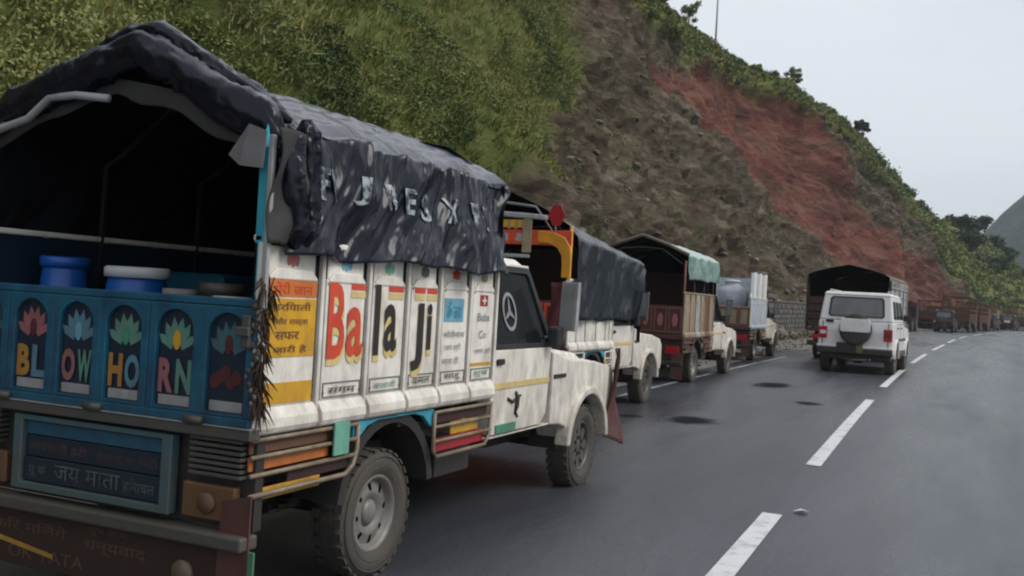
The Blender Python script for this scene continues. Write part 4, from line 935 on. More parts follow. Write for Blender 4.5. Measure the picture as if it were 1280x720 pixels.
# ------------------------------------------------------------------ boxy estate car
def suv(label, loc, rz, paint, group=None, trim='steel', cover='suvwhite'):
    root = empty('estate_car', loc, rz, label, 'car', group)
    def arch(c, r, n=10): return [(c-r*math.cos(R(t)), .36+r*math.sin(R(t))) for t in np.linspace(18, 162, n)]
    low = [(.02,.52),(.10,.46)]+arch(.78,.44)+[(1.30,.42),(2.98,.42)]+arch(3.38,.44)+[(3.92,.46),(3.98,.55),(3.97,.98),(3.70,1.10),(2.72,1.16),(2.60,1.24),(.03,1.24),(.0,1.0)]
    mb = MB(lambda a, b, c: (c, a, b)); mb.slab(low, -.85, .85); mb.build('body', paint, root, bevel=.035, seg=2)
    mb = MB(); mb.box(-.80,.80,.1,3.9,.34,.47); mb.tube([(-.7,.78,.36),(.7,.78,.36)], .06); mb.lathe([(-.15,.05),(-.08,.14),(.08,.14),(.15,.05)], (0,.78,.36)); mb.build('underbody', 'black', root)
    # greenhouse
    mb = MB()
    y0, y1 = .03, 2.62; b, t = 1.235, 1.86
    bo = [(-.84,y0,b),(.84,y0,b),(.84,y1,b),(-.84,y1,b)]; to = [(-.76,y0+.10,t),(.76,y0+.10,t),(.76,y1-.46,t),(-.76,y1-.46,t)]
    mb.hexa(bo+to); mb.build('cabin', paint, root, bevel=.04, seg=2)
    mb = MB(); mb.hexa([(-.78,.10,1.85),(.78,.10,1.85),(.78,2.2,1.85),(-.78,2.2,1.85),(-.72,.16,1.925),(.72,.16,1.925),(.70,2.1,1.92),(-.70,2.1,1.92)]); mb.build('roof', paint, root, bevel=.03, seg=2)
    def rearp(x, z, c): return (x, y0+.10*(z-b)/(t-b)-c if z > b else y0-c, z)
    mb = MB(rearp); mb.slab([(-.56,1.36),(-.60,1.40),(-.57,1.74),(-.53,1.78),(.53,1.78),(.57,1.74),(.60,1.40),(.56,1.36)], -.01, .006); rw = mb.build('rear_window', 'rearglass', root)
    mb = MB(rearp); mb.ring([(-.60,1.33),(-.64,1.38),(-.61,1.76),(-.56,1.81),(.56,1.81),(.61,1.76),(.64,1.38),(.60,1.33)], [(-.56,1.36),(-.60,1.40),(-.57,1.74),(-.53,1.78),(.53,1.78),(.57,1.74),(.60,1.40),(.56,1.36)], .0, .014); mb.build('window_seal', 'black', rw)
    for s in (1, -1):
        xf = lambda a, b_, c, s=s: (s*(.84-.08*max(0, b_-b)/(t-b)+c), a, b_)
        for w_ in ([(.20,1.32),(.80,1.32),(.80,1.74),(.26,1.74)], [(.90,1.32),(1.55,1.32),(1.55,1.74),(.90,1.74)], [(1.65,1.32),(2.46,1.32),(2.14,1.74),(1.65,1.74)]):
            mb = MB(xf); mb.slab(w_, -.02, .006); mb.build('side_window', 'glass', root)
        for a0, a1 in ((.88,1.58),(1.62,2.52)):
            mb = MB(lambda a, b_, c, s=s: (s*(.85+c), a, b_)); mb.ring(rect(a0, a1, .50, 1.22), rect(a0+.012, a1-.012, .512, 1.208), -.002, .002); dr = mb.build('door', 'black' if paint != 'suvwhite' else 'steel', root)
            mb = MB(lambda a, b_, c, s=s: (s*(.85+c), a, b_)); mb.slab(rect(a0+.04, a0+.16, 1.10, 1.13), .003, .03); mb.build('door_handle', 'black', dr)
        mb = MB(lambda a, b_, c, s=s: (s*(.85+c), a, b_)); mb.slab(rect(1.26, 2.96, .44, .56), -.01, .03); mb.slab(rect(1.26,2.96,.80,.86), .0, .022); mb.build('side_cladding', trim, root, bevel=.008)
        for c in (.78, 3.38):
            mb = MB(lambda a, b_, c_, s=s: (s*c_, a, b_)); o_ = [(c-.50*math.cos(R(q)), .36+.50*math.sin(R(q))) for q in np.linspace(4,176,14)]; i_ = [(c-.435*math.cos(R(q)), .36+.435*math.sin(R(q))) for q in np.linspace(4,176,14)]
            mb.ring(o_, i_, .80, .895, closed=False); mb.build('wheel_flare', paint, root, bevel=.01)
        for y in (.78, 3.38): make_wheel(root, (s*.745, y, .36), s, 'alloy', .36, .22)
        mb = MB(); mb.box(s*.93-.09, s*.93+.09, 2.34, 2.42, 1.28, 1.44); mb.build('mirror', 'black', root, bevel=.025, seg=2)
        mb = MB(); mb.tube([(s*.66,.3,1.92),(s*.66,.35,1.965),(s*.66,1.9,1.965),(s*.66,1.95,1.92)], .018, 6); mb.build('roof_rail', 'palewhite', root)
        mb = MB(ta); mb.slab([(s*.64,.80),(s*.84,.80),(s*.84,1.08),(s*.64,1.08)], -.0, .02); lm = mb.build('tail_lamp', 'lamp', root, bevel=.01)
        mb = MB(ta); mb.slab([(s*.66,.90),(s*.80,.90),(s*.80,.98),(s*.66,.98)], .02, .026); mb.build('reversing_lens', 'lampw' if s < 0 else 'maroon', lm)
        mb = MB(); mb.lathe([(0,.10),(.03,.09),(.035,0)], (s*.6, 3.96, .82), 'y', 16); mb.build('headlight', 'lampw', root)
    mb = MB(); mb.hexa([(-.74,2.46,1.30),(.74,2.46,1.30),(.74,2.56,1.27),(-.74,2.56,1.27),(-.68,2.20,1.80),(.68,2.20,1.80),(.68,2.24,1.82),(-.68,2.24,1.82)]); mb.build('windscreen', 'glass', root)
    mb = MB(); mb.lathe([(-.02,.30),(-.03,.345),(-.06,.37),(-.14,.37),(-.18,.345),(-.19,.28),(-.20,.0)], (.02,-.0,1.04), 'y', 30); sp = mb.build('spare_wheel', 'rubber', root)
    mb = MB(ta); mb.slab([(-.29,.98),(-.32,1.02),(-.32,1.24),(-.29,1.29),(.33,1.29),(.36,1.24),(.36,1.02),(.33,.98)], .195, .225); mb.build('spare_cover', cover, sp, bevel=.012, seg=2)
    mb = MB(ta); mb.slab(rect(-.68,-.50,1.18,1.25), -.005, .025); mb.build('tailgate_handle', 'black', root, bevel=.008)
    mb = MB(ta); mb.slab(rect(-.40,.05,.50,.72), .09, .12); pl = mb.build('number_plate', 'ink', root, bevel=.004)
    mb = MB(ta); mb.slab(rect(.06,.20,.50,.72), .09, .115); mb.build('plate_sticker', M.setdefault('olive', mat('olive_yellow_sticker', (.16,.13,.02), .5)), root)
    mb = MB(); mb.hexa([(-.86,-.10,.46),(.86,-.10,.46),(.86,.05,.44),(-.86,.05,.44),(-.86,-.10,.60),(.86,-.10,.60),(.86,.05,.62),(-.86,.05,.62)]); mb.build('rear_bumper', 'black' if paint == 'suvwhite' else paint, root, bevel=.025, seg=2)
    mb = MB(); mb.box(-.86,.86,-.08,.04,.60,.655); mb.build('bumper_step', paint, root, bevel=.012)
    mb = MB(); mb.tube([(.35,.2,.36),(.36,-.06,.34)], .03, 8); mb.tube([(-.4,.3,.34),(-.1,.0,.32),(.3,.0,.34)], .02, 6); mb.build('exhaust', 'rim', root)
    mb = MB(); mb.box(-.84,.84,3.93,4.05,.44,.62); mb.build('front_bumper', 'black', root, bevel=.02)
    for k_ in (-1, 1):
        mb = MB(ta); mb.ring(rect(k_*.745-.012, k_*.745+.012, .66, 1.22), rect(k_*.745-.004, k_*.745+.004, .67, 1.21), -.004, .003); mb.build('gate_seam', 'steel', root)
    return root
car = suv('white boxy estate car with spare wheel on its tailgate, driving beside the dashed line', (-2.33, 26.3, float(gz(26.3))), R(-2.5), 'suvwhite'); car.scale = (1.05, 1.05, 1.06)
for o in C.objects:
    if o.parent == car and o.name.startswith('door'): o.hide_render = False

# ------------------------------------------------------------------ canopied lorry ahead of the white car
def lorry(label, loc, rz, k):
    root = empty('canopied_lorry', loc, rz, label, 'lorry')
    Wd = 1.2; H_ = k.get('h', 2.75); Ln = 4.6
    mb = MB()
    for s in (-1, 1): mb.box(s*.5-.06, s*.5+.06, .1, 6.3, .62, .80)
    for y in (.2,1.2,2.4,3.6,5.0): mb.box(-.5,.5,y-.05,y+.05,.64,.78)
    mb.tube([(-.95,1.3,.45),(.95,1.3,.45)], .07); mb.build('chassis', 'black', root)
    for y in (1.3, 5.3):
        for s in (1, -1): make_wheel(root, (s*1.03, y, .43), s, 'steel', .43, .24)
    mb = MB(); mb.box(-Wd, Wd, 0, Ln, .86, .96); mb.build('bed_floor', 'wood', root)
    for s in (-1, 1):
        for q in range(5):
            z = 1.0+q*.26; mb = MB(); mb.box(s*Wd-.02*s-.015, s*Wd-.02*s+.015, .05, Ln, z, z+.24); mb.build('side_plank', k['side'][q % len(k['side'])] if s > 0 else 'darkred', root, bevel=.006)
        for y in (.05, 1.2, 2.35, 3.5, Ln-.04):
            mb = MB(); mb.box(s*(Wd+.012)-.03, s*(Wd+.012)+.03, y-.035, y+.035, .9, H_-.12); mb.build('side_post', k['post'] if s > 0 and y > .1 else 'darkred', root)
        mb = MB(); mb.box(s*Wd-.025, s*Wd+.025, .3, Ln, 2.3, H_-.1); mb.build('upper_side', k['upper'] if s > 0 else 'tarp_shade', root)
        mb = MB(); mb.box(s*Wd*.95-.012, s*Wd*.95+.012, .05, Ln-.02, 1.0, H_-.1); mb.build('inner_sheet', 'tarp_shade', root)  # sheet coloured near black to carry the shade inside the lorry
    for q in range(4):
        z = 1.0+q*.24; mb = MB(); mb.box(-Wd+.04, Wd-.04, -.02, .02, z, z+.22); mb.build('tail_plank', k['tail'], root, bevel=.006)
    f, T, ln = None, None, None
    o, f, T, ln = tarp(root, Wd, H_-.25, H_, H_+.34, -.08, Ln+.05, k['cover'], .7, 50., 70, 60)
    mb = MB(); mb.box(-Wd, Wd, Ln-.05, Ln, .96, H_); mb.build('headboard', 'darkred', root)
    mb = MB(lambda a, b, c: (c, a, b)); mb.slab([(4.75,.62),(4.9,.62)]+[(5.3-.52*math.cos(R(t)), .43+.52*math.sin(R(t))) for t in np.linspace(25,155,8)]+[(5.85,.6),(6.35,.6),(6.38,1.35),(6.15,2.2),(4.75,2.25)], -1.05, 1.05); cb = mb.build('cab', k['cab'], root, bevel=.05, seg=2)
    for s in (-1, 1):
        mb = MB(lambda a, b, c, s=s: (s*(1.05+c), a, b)); mb.slab([(4.95,1.40),(6.0,1.40),(5.85,2.05),(4.95,2.05)], -.01, .006); mb.build('side_window', 'glass', cb)
        mb = MB(); mb.box(s*1.28-.09, s*1.28+.09, 6.1, 6.15, 1.45, 1.85); mb.tube([(s*1.05,6.1,1.8),(s*1.28,6.12,1.8)], .015, 5); mb.build('mirror', 'black', root)
        mb = MB(ta); mb.slab(rect(s*.85-.15, s*.85+.15, .62, .78), .0, .04); mb.build('tail_lamp', 'lamp', root)
    mb = MB(ta); mb.slab(rect(-1.15, 1.15, .42, .56), .0, .07); mb.build('rear_bumper', 'black', root, bevel=.01)
    mb = MB(); mb.hexa([(-.95,6.33,1.40),(.95,6.33,1.40),(.95,6.385,1.40),(-.95,6.385,1.40),(-.92,6.1,2.1),(.92,6.1,2.1),(.92,6.19,2.1),(-.92,6.19,2.1)]); mb.build('windscreen', 'glass', root)
    return root
lorry('lorry with dark tail and khaki canopy, standing just ahead of the white estate car', (-3.12, 32.2, float(gz(33))), R(-3.5),
      dict(h=2.62, side=['palewhite'], post='palewhite', upper='palewhite', tail='darkred', cover='khaki', cab='white'))

# ------------------------------------------------------------------ far queue round the bend
def rack_truck(label, loc, rz, col, cabc, Ln=5.2, hh=3.3, group='slat sided trucks in the far queue'):
    root = empty('rack_truck', loc, rz, label, 'lorry', group)
    for y in (1.2, Ln+.7):
        for s in (1, -1):
            mb = MB(); mb.lathe([(-.14,.28),(-.14,.44),(-.10,.48),(.10,.48),(.14,.44),(.14,.28),(.05,.1),(.04,0)], n=18); o = mb.build('wheel', 'rubber', root); o.location = (s*1.05, y, .48)
    mb = MB(); mb.box(-1.2,1.2,0,Ln,.9,1.05); mb.box(-.5,.5,.2,Ln+1.3,.6,.85); mb.build('bed_floor', 'black', root)
    for s in (-1, 1):
        for q in range(3): mb = MB(); mb.box(s*1.18-.02, s*1.18+.02, 0, Ln, 1.08+q*.24, 1.28+q*.24); mb.build('side_plank', col, root)
        for q in range(6): mb = MB(); y = .05+q*(Ln-.1)/5; mb.box(s*1.2-.04, s*1.2+.04, y-.04, y+.04, .9, hh); mb.build('side_post', col, root)
        for z in (2.05, hh-.04): mb = MB(); mb.box(s*1.2-.03, s*1.2+.03, -.03, Ln+.03, z, z+.09); mb.build('top_rail', col, root)
    for q in range(3): mb = MB(); mb.box(-1.15,1.15,-.03,.03,1.08+q*.24,1.28+q*.24); mb.build('tail_plank', col, root)
    for q in range(5): mb = MB(); x = -1.1+q*.55; mb.tube([(x*.0+x,0,1.8),(x,0,hh-.1)], .03, 5); mb.build('tail_bar', col, root)
    mb = MB(); mb.box(-1.22,1.22,-.04,.04,hh-.05,hh+.07); mb.build('cross_rail', col, root); mb = MB(); mb.box(-1.22,1.22,Ln-.04,Ln+.04,hh-.05,hh+.07); mb.build('cross_rail', col, root)
    mb = MB(lambda a, b, c: (c, a, b)); mb.slab([(Ln+.15,.6),(Ln+1.9,.6),(Ln+1.95,1.4),(Ln+1.7,2.5),(Ln+.15,2.55)], -1.1, 1.1); mb.build('cab', cabc, root, bevel=.06)
    mb = MB(); mb.box(-.9,.9,-.02,.02,.55,.8); mb.build('rear_bumper', 'black', root)
    return root
def far(y, off): return (float(cx(y))+off, y, float(gz(y)))
hd = lambda y: -math.atan((float(cx(y+4))-float(cx(y-4)))/8)
rack_truck('brown slat-sided lorry with an open rack top, nearest of the far queue at the bend', far(104, -2.7), hd(108), 'wood', 'brown', hh=3.3)
rack_truck('brown slatted lorry second of the far queue, half hidden beyond the first one', far(118, -3.6), hd(120), 'wood', 'brown', hh=3.0)
rack_truck('weathered slatted lorry farthest along the bend, beside the right end of the far queue', far(152, -3.9), hd(152), 'wood', 'cream', hh=3.1)
rack_truck('dark slatted lorry tucked against the red scree behind the nearest slatted lorry', far(112, -6.2), hd(112), 'wood', 'brown', hh=2.9)
dk = mat('dark_car_paint', (.02, .018, .026), .3); M['darkpaint'] = dk
suv('dark estate car standing behind the nearest slatted lorry of the far queue', far(98, -3.1), hd(98), 'darkpaint', cover='steel')
suv('dark estate car to the right of the slatted lorries in the far queue', far(128, -3.4), hd(128), 'darkpaint', cover='steel')
suv('dark estate car near the right end of the far queue', far(142, -3.3), hd(142), 'darkpaint')
rack_truck('low dark slatted lorry behind the middle of the far queue', far(134, -5.2), hd(134), 'wood', 'cream', hh=3.2)
rack_truck('brown slatted lorry beyond the goods van at the far right of the bend', far(176, -3.8), hd(176), 'brown', 'yshadow', hh=3.2)
pk = rack_truck('small dark maroon truck at the left of the far queue close to the red scree', far(90, -5.9), hd(90), 'maroon', 'darkred', Ln=3, hh=2.5)
# a second file of the queue: yellowish van at the frame's right end
root = empty('goods_van', far(162, -3.6), hd(162), 'yellowish goods van with a dark roof at the right end of the far queue', 'van')
mb = MB(lambda a, b, c: (c, a, b)); mb.slab([(0,.45),(4.2,.45),(4.3,1.1),(3.7,1.3),(3.3,2.1),(0,2.15)], -.9, .9); mb.build('body', 'yshadow', root, bevel=.05)
mb = MB(); mb.box(-.92,.92,-.05,3.3,2.15,2.6); mb.build('roof_load', 'tarp2', root, bevel=.05)
mb = MB(ta); mb.slab(rect(-.7,.7,1.3,1.9), -.01, .01); mb.build('rear_window', 'glass', root)
for y in (.8, 3.4):
    for s in (1, -1): mb = MB(); mb.lathe([(-.1,.2),(-.1,.34),(.1,.34),(.1,.2)], n=16); o = mb.build('wheel', 'rubber', root); o.location = (s*.8, y, .34)

# ------------------------------------------------------------------ stone retaining wall along the hill foot
def wall_run(y0, y1, off, h, label):
    root = empty('retaining_wall', (0, 0, 0), 0, label, 'wall')
    mb = MB(); n = int((y1-y0)/1.5)
    for i in range(n):
        a, b = y0+(y1-y0)*i/n, y0+(y1-y0)*(i+1)/n; xa, xb = float(cx(a))+off, float(cx(b))+off; za, zb = float(gz(a)), float(gz(b))
        mb.hexa([(xa-.5,a,za-.3),(xa,a,za-.3),(xb,b,zb-.3),(xb-.5,b,zb-.3),(xa-.55,a,za+h),(xa-.12,a,za+h),(xb-.12,b,zb+h),(xb-.55,b,zb+h)])
    mb.build('wall_core', 'wall', root)
    mb = MB(); y = y0
    rows = int(h/.24)
    for r_ in range(rows):
        y = y0+rnd.uniform(0, .3)
        while y < y1:
            l = rnd.uniform(.25, .6); x = float(cx(y))+off-.12*(r_*.24/h); z = float(gz(y))+r_*.24; p_ = rnd.uniform(.03, .09)
            mb.hexa([(x-.05,y+.01,z+.01),(x+p_,y+.03,z+.03),(x+p_,y+l-.03,z+.02),(x-.05,y+l-.01,z+.01),(x-.05,y+.01,z+.23),(x+p_*.8,y+.04,z+.21),(x+p_*.8,y+l-.04,z+.20),(x-.05,y+l-.01,z+.23)])
            y += l
    tag(mb.build('stone', 'wall', root), kind='stuff')
    mb = MB(); n = int((y1-y0)/2)
    for i in range(n):
        a, b = y0+(y1-y0)*i/n+.01, y0+(y1-y0)*(i+1)/n-.01; xa, xb = float(cx(a))+off, float(cx(b))+off; za, zb = float(gz(a))+h, float(gz(b))+h
        mb.hexa([(xa-.60,a,za),(xa-.05,a,za),(xb-.05,b,zb),(xb-.60,b,zb),(xa-.60,a,za+.09),(xa-.05,a,za+.09),(xb-.05,b,zb+.09),(xb-.60,b,zb+.09)])
    mb.build('coping', 'wall', root, bevel=.01)
wall_run(8, 88, -7.0, 1.75, 'low grey stone retaining wall at the foot of the hill behind the parked trucks')

# ------------------------------------------------------------------ rocks, plants, trees
def rock_shape(mb, c, r, sd):
    q = (1+5**.5)/2; V = [(-1,q,0),(1,q,0),(-1,-q,0),(1,-q,0),(0,-1,q),(0,1,q),(0,-1,-q),(0,1,-q),(q,0,-1),(q,0,1),(-q,0,-1),(-q,0,1)]
    F = [(0,11,5),(0,5,1),(0,1,7),(0,7,10),(0,10,11),(1,5,9),(5,11,4),(11,10,2),(10,7,6),(7,1,8),(3,9,4),(3,4,2),(3,2,6),(3,6,8),(3,8,9),(4,9,5),(2,4,11),(6,2,10),(8,6,7),(9,8,1)]
    s = (rnd.uniform(.7,1.3), rnd.uniform(.7,1.3), rnd.uniform(.45,.85))
    mb.add([(c[0]+x*r*.55*s[0]*rnd.uniform(.75,1.2), c[1]+y*r*.55*s[1]*rnd.uniform(.75,1.2), c[2]+z*r*.55*s[2]*rnd.uniform(.75,1.2)) for x, y, z in V], F)
mb = MB(); nrk = 0
while nrk < 650:
    s, w_ = rnd.uniform(18, 150), rnd.random()**1.8*.8; g_ = float(np.interp(s, GB[:,0], GB[:,1]))
    if w_ > g_-.01: continue
    if inpoly(np.array([s]), np.array([w_]), RED)[0] and rnd.random() < .8: continue
    p = hp(s, w_); r = rnd.uniform(.06, .26)*(1.8 if rnd.random() < .06 else 1); rock_shape(mb, p, r, nrk); nrk += 1
rk = bpy.data.materials.new('loose_rock'); rk.use_nodes = True; N = rk.node_tree.nodes; L = rk.node_tree.links; geo = N.new('ShaderNodeNewGeometry')
L.new(ramp(nz(1.1, 6), [(.35,(.05,.038,.029)),(.5,(.10,.08,.062)),(.68,(.21,.18,.15))]), N['Principled BSDF'].inputs['Base Color']); N['Principled BSDF'].inputs['Roughness'].default_value = .9
for q in range(900):
    s = rnd.uniform(25, 165); w_ = rnd.random()**3*.07; p = hp(s, w_); rock_shape(mb, p, rnd.uniform(.08, .5)*(.6+.4*rnd.random()), q)
tag(mb.build('loose_rocks', rk, recalc=False), kind='stuff')
mb = MB()
for q in range(1500):
    y = rnd.uniform(5, 100); o = rnd.uniform(-7.0, -4.3); r = rnd.uniform(.02, .07); rock_shape(mb, (float(cx(y))+o, y, float(gz(y))+r*.2), r, q)
tag(mb.build('verge_gravel', rk, recalc=False), kind='stuff')

def leaves(centres, radii, per, lsize, tints, flat=.75):
    """many small folded leaf faces spread through clumps: arrays of centres (n,3), radii (n,)"""
    n = len(centres); tot = n*per
    c = np.repeat(centres, per, 0); r = np.repeat(radii, per)[:, None]; t = np.repeat(tints, per)
    d = nr.normal(size=(tot, 3)); d /= np.linalg.norm(d, axis=1)[:, None]; rad = nr.random((tot, 1))**.45
    p = c+d*rad*r*np.array([1, 1, flat])*(.75+.5*nr.random((tot, 1)))
    a = nr.normal(size=(tot, 3)); a[:, 2] *= .7; a /= np.linalg.norm(a, axis=1)[:, None]
    b = np.cross(a, d+nr.normal(size=(tot, 3))*.6); b /= np.linalg.norm(b, axis=1)[:, None]+1e-9
    L0 = (np.repeat(lsize, per) if hasattr(lsize, '__len__') else np.full(tot, lsize))[:, None]*(.6+.8*nr.random((tot, 1)))
    v = np.stack([p-a*L0*.5, p+b*L0*.24, p+a*L0*.5, p-b*L0*.24], 1).reshape(-1, 3)
    f = np.arange(tot*4).reshape(-1, 4); tt = np.repeat(np.clip(t+nr.normal(size=tot)*.12, 0, 1), 4)
    return v, f, tt
def leaf_mesh(name, v, f, t, m_='leaf', parent=None):
    me = bpy.data.meshes.new(name); me.vertices.add(len(v)); me.vertices.foreach_set('co', v.astype(np.float32).ravel())
    me.loops.add(len(f)*4); me.loops.foreach_set('vertex_index', f.astype(np.int32).ravel())
    me.polygons.add(len(f)); me.polygons.foreach_set('loop_start', np.arange(0, len(f)*4, 4, dtype=np.int32))
    me.update(calc_edges=True); at = me.attributes.new('tint', 'FLOAT', 'POINT'); at.data.foreach_set('value', t.astype(np.float32))
    me.materials.append(M[m_]); o = bpy.data.objects.new(name, me); C.objects.link(o); o.parent = parent; return o
# turf and scrub covering the green slope
def scatter(n, smin, smax, wmin, wmax, test):
    P, K = [], []
    while len(P) < n:
        s = rnd.uniform(smin, smax); w_ = rnd.uniform(wmin, wmax)
        if test(s, w_): P.append(hp(s, w_)); K.append((s, w_))
    return np.array(P), K
gbf = lambda s: float(np.interp(s, GB[:,0], GB[:,1]))
P, K = scatter(7000, -4, 64, .08, .80, lambda s, w_: w_ > gbf(s)+.05*noise.noise(Vector((s*.22, w_*8, 3))) and noise.noise(Vector((s*.35, w_*9, 8.))) > .02)
rad = np.array([.22+.45*rnd.random()**2 for _ in P]); tn = np.array([.15+.9*(.5+1.1*noise.noise(Vector(p)*.33)) + rnd.uniform(-.15,.15) for p in P])
v, f, t = leaves(P+np.array([.2, 0, .12]), rad*.8, 52, .08, tn, .6); tag(leaf_mesh('slope_scrub', v, f, t), kind='stuff')
P, K = scatter(2300, 58, 150, .35, 1.0, lambda s, w_: w_ > gbf(s)-.01)
rad = np.array([.2+.35*rnd.random()**2 for _ in P]); tn = np.array([.4+.6*(.5+.8*noise.noise(Vector(p)*.3)) for p in P])
v, f, t = leaves(P+np.array([.2, 0, .2]), rad, 40, .30, tn, .7); tag(leaf_mesh('slope_scrub', v, f, t), kind='stuff')
P, K = scatter(2600, 138, 330, .03, 1.0, lambda s, w_: w_ > gbf(s))
rad = np.array([.5+.8*rnd.random()**2 for _ in P]); tn = np.array([.3+.6*(.5+.9*noise.noise(Vector(p)*.12)) for p in P])
v, f, t = leaves(P+np.array([.2, 0, .2]), rad, 44, .42, tn, .6); tag(leaf_mesh('slope_scrub', v, f, t), kind='stuff')
# thin weeds on the rock face
P, K = scatter(700, 18, 130, .01, .8, lambda s, w_: w_ < gbf(s) and not bool(inpoly(np.array([s]), np.array([w_]), RED)[0]) and noise.noise(Vector((s*.3, w_*8, 2))) > .02)
rad = np.array([.12+.22*rnd.random() for _ in P]); tn = np.array([rnd.uniform(.1, .8) for _ in P])
v, f, t = leaves(P+np.array([.08, 0, .08]), rad, 26, .09, tn, .6); tag(leaf_mesh('rock_weeds', v, f, t), kind='stuff')

def grass(n, smin, smax, test, L0, blades, name, m_):
    P, K = scatter(n, smin, smax, .05, 1.0, test); P = np.repeat(P, blades, 0); tot = len(P)
    P = P+nr.normal(size=(tot, 3))*np.array([.12, .16, .05]); l = L0*(.5+nr.random((tot, 1)))
    up = nr.normal(size=(tot, 3))*.42+np.array([.35, 0, 1.]); up /= np.linalg.norm(up, axis=1)[:, None]
    sd_ = np.cross(up, nr.normal(size=(tot, 3))); sd_ /= np.linalg.norm(sd_, axis=1)[:, None]+1e-9
    w0 = l*.10
    v = np.stack([P-sd_*w0, P+sd_*w0, P+up*l+sd_*w0*.2+np.array([.12, 0, -.1])*l, P+up*l-sd_*w0*.2+np.array([.12, 0, -.1])*l], 1).reshape(-1, 3)
    t = np.repeat(np.clip([.25+.7*(.5+.9*noise.noise(Vector(p)*.25))+rnd.uniform(-.2, .2) for p in P[::blades]], 0, 1), blades*4)
    tag(leaf_mesh(name, v, np.arange(tot*4).reshape(-1, 4), t, m_), kind='stuff')
grass(12500, -4, 66, lambda s, w_: w_ > gbf(s)-.005+.05*noise.noise(Vector((s*.3, w_*11, 3))) and w_ < .85, .20, 20, 'slope_grass', 'grass')
grass(3000, 60, 140, lambda s, w_: w_ > gbf(s)-.015, .36, 14, 'slope_grass', 'grass')
def bush(loc, r, tint, label, group, m_='leaf', name='bush', ls=None):
    root = empty(name, loc, 0, label, name.split('_')[-1], group); k_ = max(7, int(9*r))
    cs = np.array([(rnd.uniform(-.7,.7)*r, rnd.uniform(-.7,.7)*r, rnd.uniform(.2,1.0)*r) for _ in range(k_)])
    v, f, t = leaves(cs, np.full(k_, r*.42), 170, ls or .16*r+.06, np.full(k_, tint)+nr.normal(size=k_)*.15, .85); leaf_mesh('foliage', v, f, t, m_, root)
    mb = MB()
    for c in cs[:5]: mb.tube([(0,0,-.3), (c[0]*.4, c[1]*.4, c[2]*.5), tuple(c)], [.05*r,.03*r,.012*r], 5)
    mb.build('stem', 'bark', root); return root
def tree(loc, h, r, tint, label, group=None, m_='leafdark', ls=.3):
    root = empty('tree', loc, 0, label, 'tree', group); mb = MB(); lean = rnd.uniform(-.3,.3)
    mb.tube([(0,0,-.4),(lean*.3,0,h*.3),(lean*.6,.1,h*.6),(lean,.1,h*.92)], [h*.035,h*.028,h*.018,h*.006], 8)
    cs = []
    for q in range(16):
        z = h*rnd.uniform(.32, 1.0); a = rnd.uniform(0, 6.28); rr = r*rnd.uniform(.25, .9)*(1.15-.55*abs(z/h-.62)); e = (lean*z/h+rr*math.cos(a), rr*math.sin(a), z)
        cs.append(e); mb.tube([(lean*z/h*.8,0,z-h*.15), ((lean*z/h+e[0])/2, e[1]/2, z-h*.05), e], [h*.012,h*.008,h*.003], 5)
    mb.build('trunk', 'bark', root)
    v, f, t = leaves(np.array(cs), np.full(16, r*.42), 90, ls, np.full(16, tint)+nr.normal(size=16)*.18, .8); leaf_mesh('crown', v, f, t, m_, root); return root
def crest(s, w_=1.0): p = hp(s, w_); return (float(p[0]), float(p[1]), float(p[2])-.1)
NTH = 'first second third fourth fifth sixth seventh eighth ninth tenth eleventh twelfth thirteenth fourteenth fifteenth sixteenth seventeenth eighteenth'.split()
def crestlab(q):
    return NTH[9-q]+' bush to the left of the utility pole along the skyline' if False else (NTH[11-q]+' bush left of the utility pole along the hill skyline' if q <= 11 else NTH[q-12]+' bush right of the utility pole along the hill skyline')
for q, s in enumerate([83,85,87,88.5,90,91.5,93,95,96.5,98,99.5,101,103,105,107,108.5,110,112,115,118,121,125,129,133,137,141,146,150,156]):
    r = [1.7,2.1,1.9,1.5,1.6,1.2,1.0,.9,1.1,1.0,.9,.8,1.0,.8,1.1,.9,.7,.9,.8,1.0,.9,1.0,.9,1.2,1.3,.8,1.0,.9,1.2][q]
    bush(crest(s, 1.0 if q % 3 else .97), r*(.8 if q < 5 else .42), .5+.4*rnd.random(), crestlab(q), 'bushes along the crest of the cut', 'leafdark' if q < 5 or q in (20,) else 'leaf')
tree(crest(134, .985), 2.6, .8, .15, 'small dark tree standing alone on the crest halfway down the skyline', ls=.35)
tree(crest(97.5), 2.6, .9, .6, 'thin pale sapling on the crest left of the pole', m_='leaf', ls=.22)
tree(crest(112), 2.0, .8, .6, 'thin twiggy sapling on the crest above the red scar', m_='leaf', ls=.22)
SPUR = [(172,.72,3.6,2.6,.1),(178,.95,3,2.4,.2),(186,.9,4.2,2.8,.05),(196,.85,3.5,2.6,.25),(206,.9,3.0,2.4,.1),(168,.45,3.4,2.4,.3),(184,.55,3.6,2.6,.15),(200,.5,3.4,2.6,.35),(215,.6,3.4,2.6,.2)]
bear = lambda s, w_: crest(s, w_)[0]/crest(s, w_)[1]
TO = sorted(range(len(SPUR)), key=lambda q: bear(SPUR[q][0], SPUR[q][1]))
for q, (s, w_, h, r, ti) in enumerate(SPUR):
    tree(crest(s, w_), h*.72, r*.8, ti+.25, NTH[TO.index(q)]+' round tree from the left on the wooded spur at the bend', 'trees on the wooded spur', ls=.55)
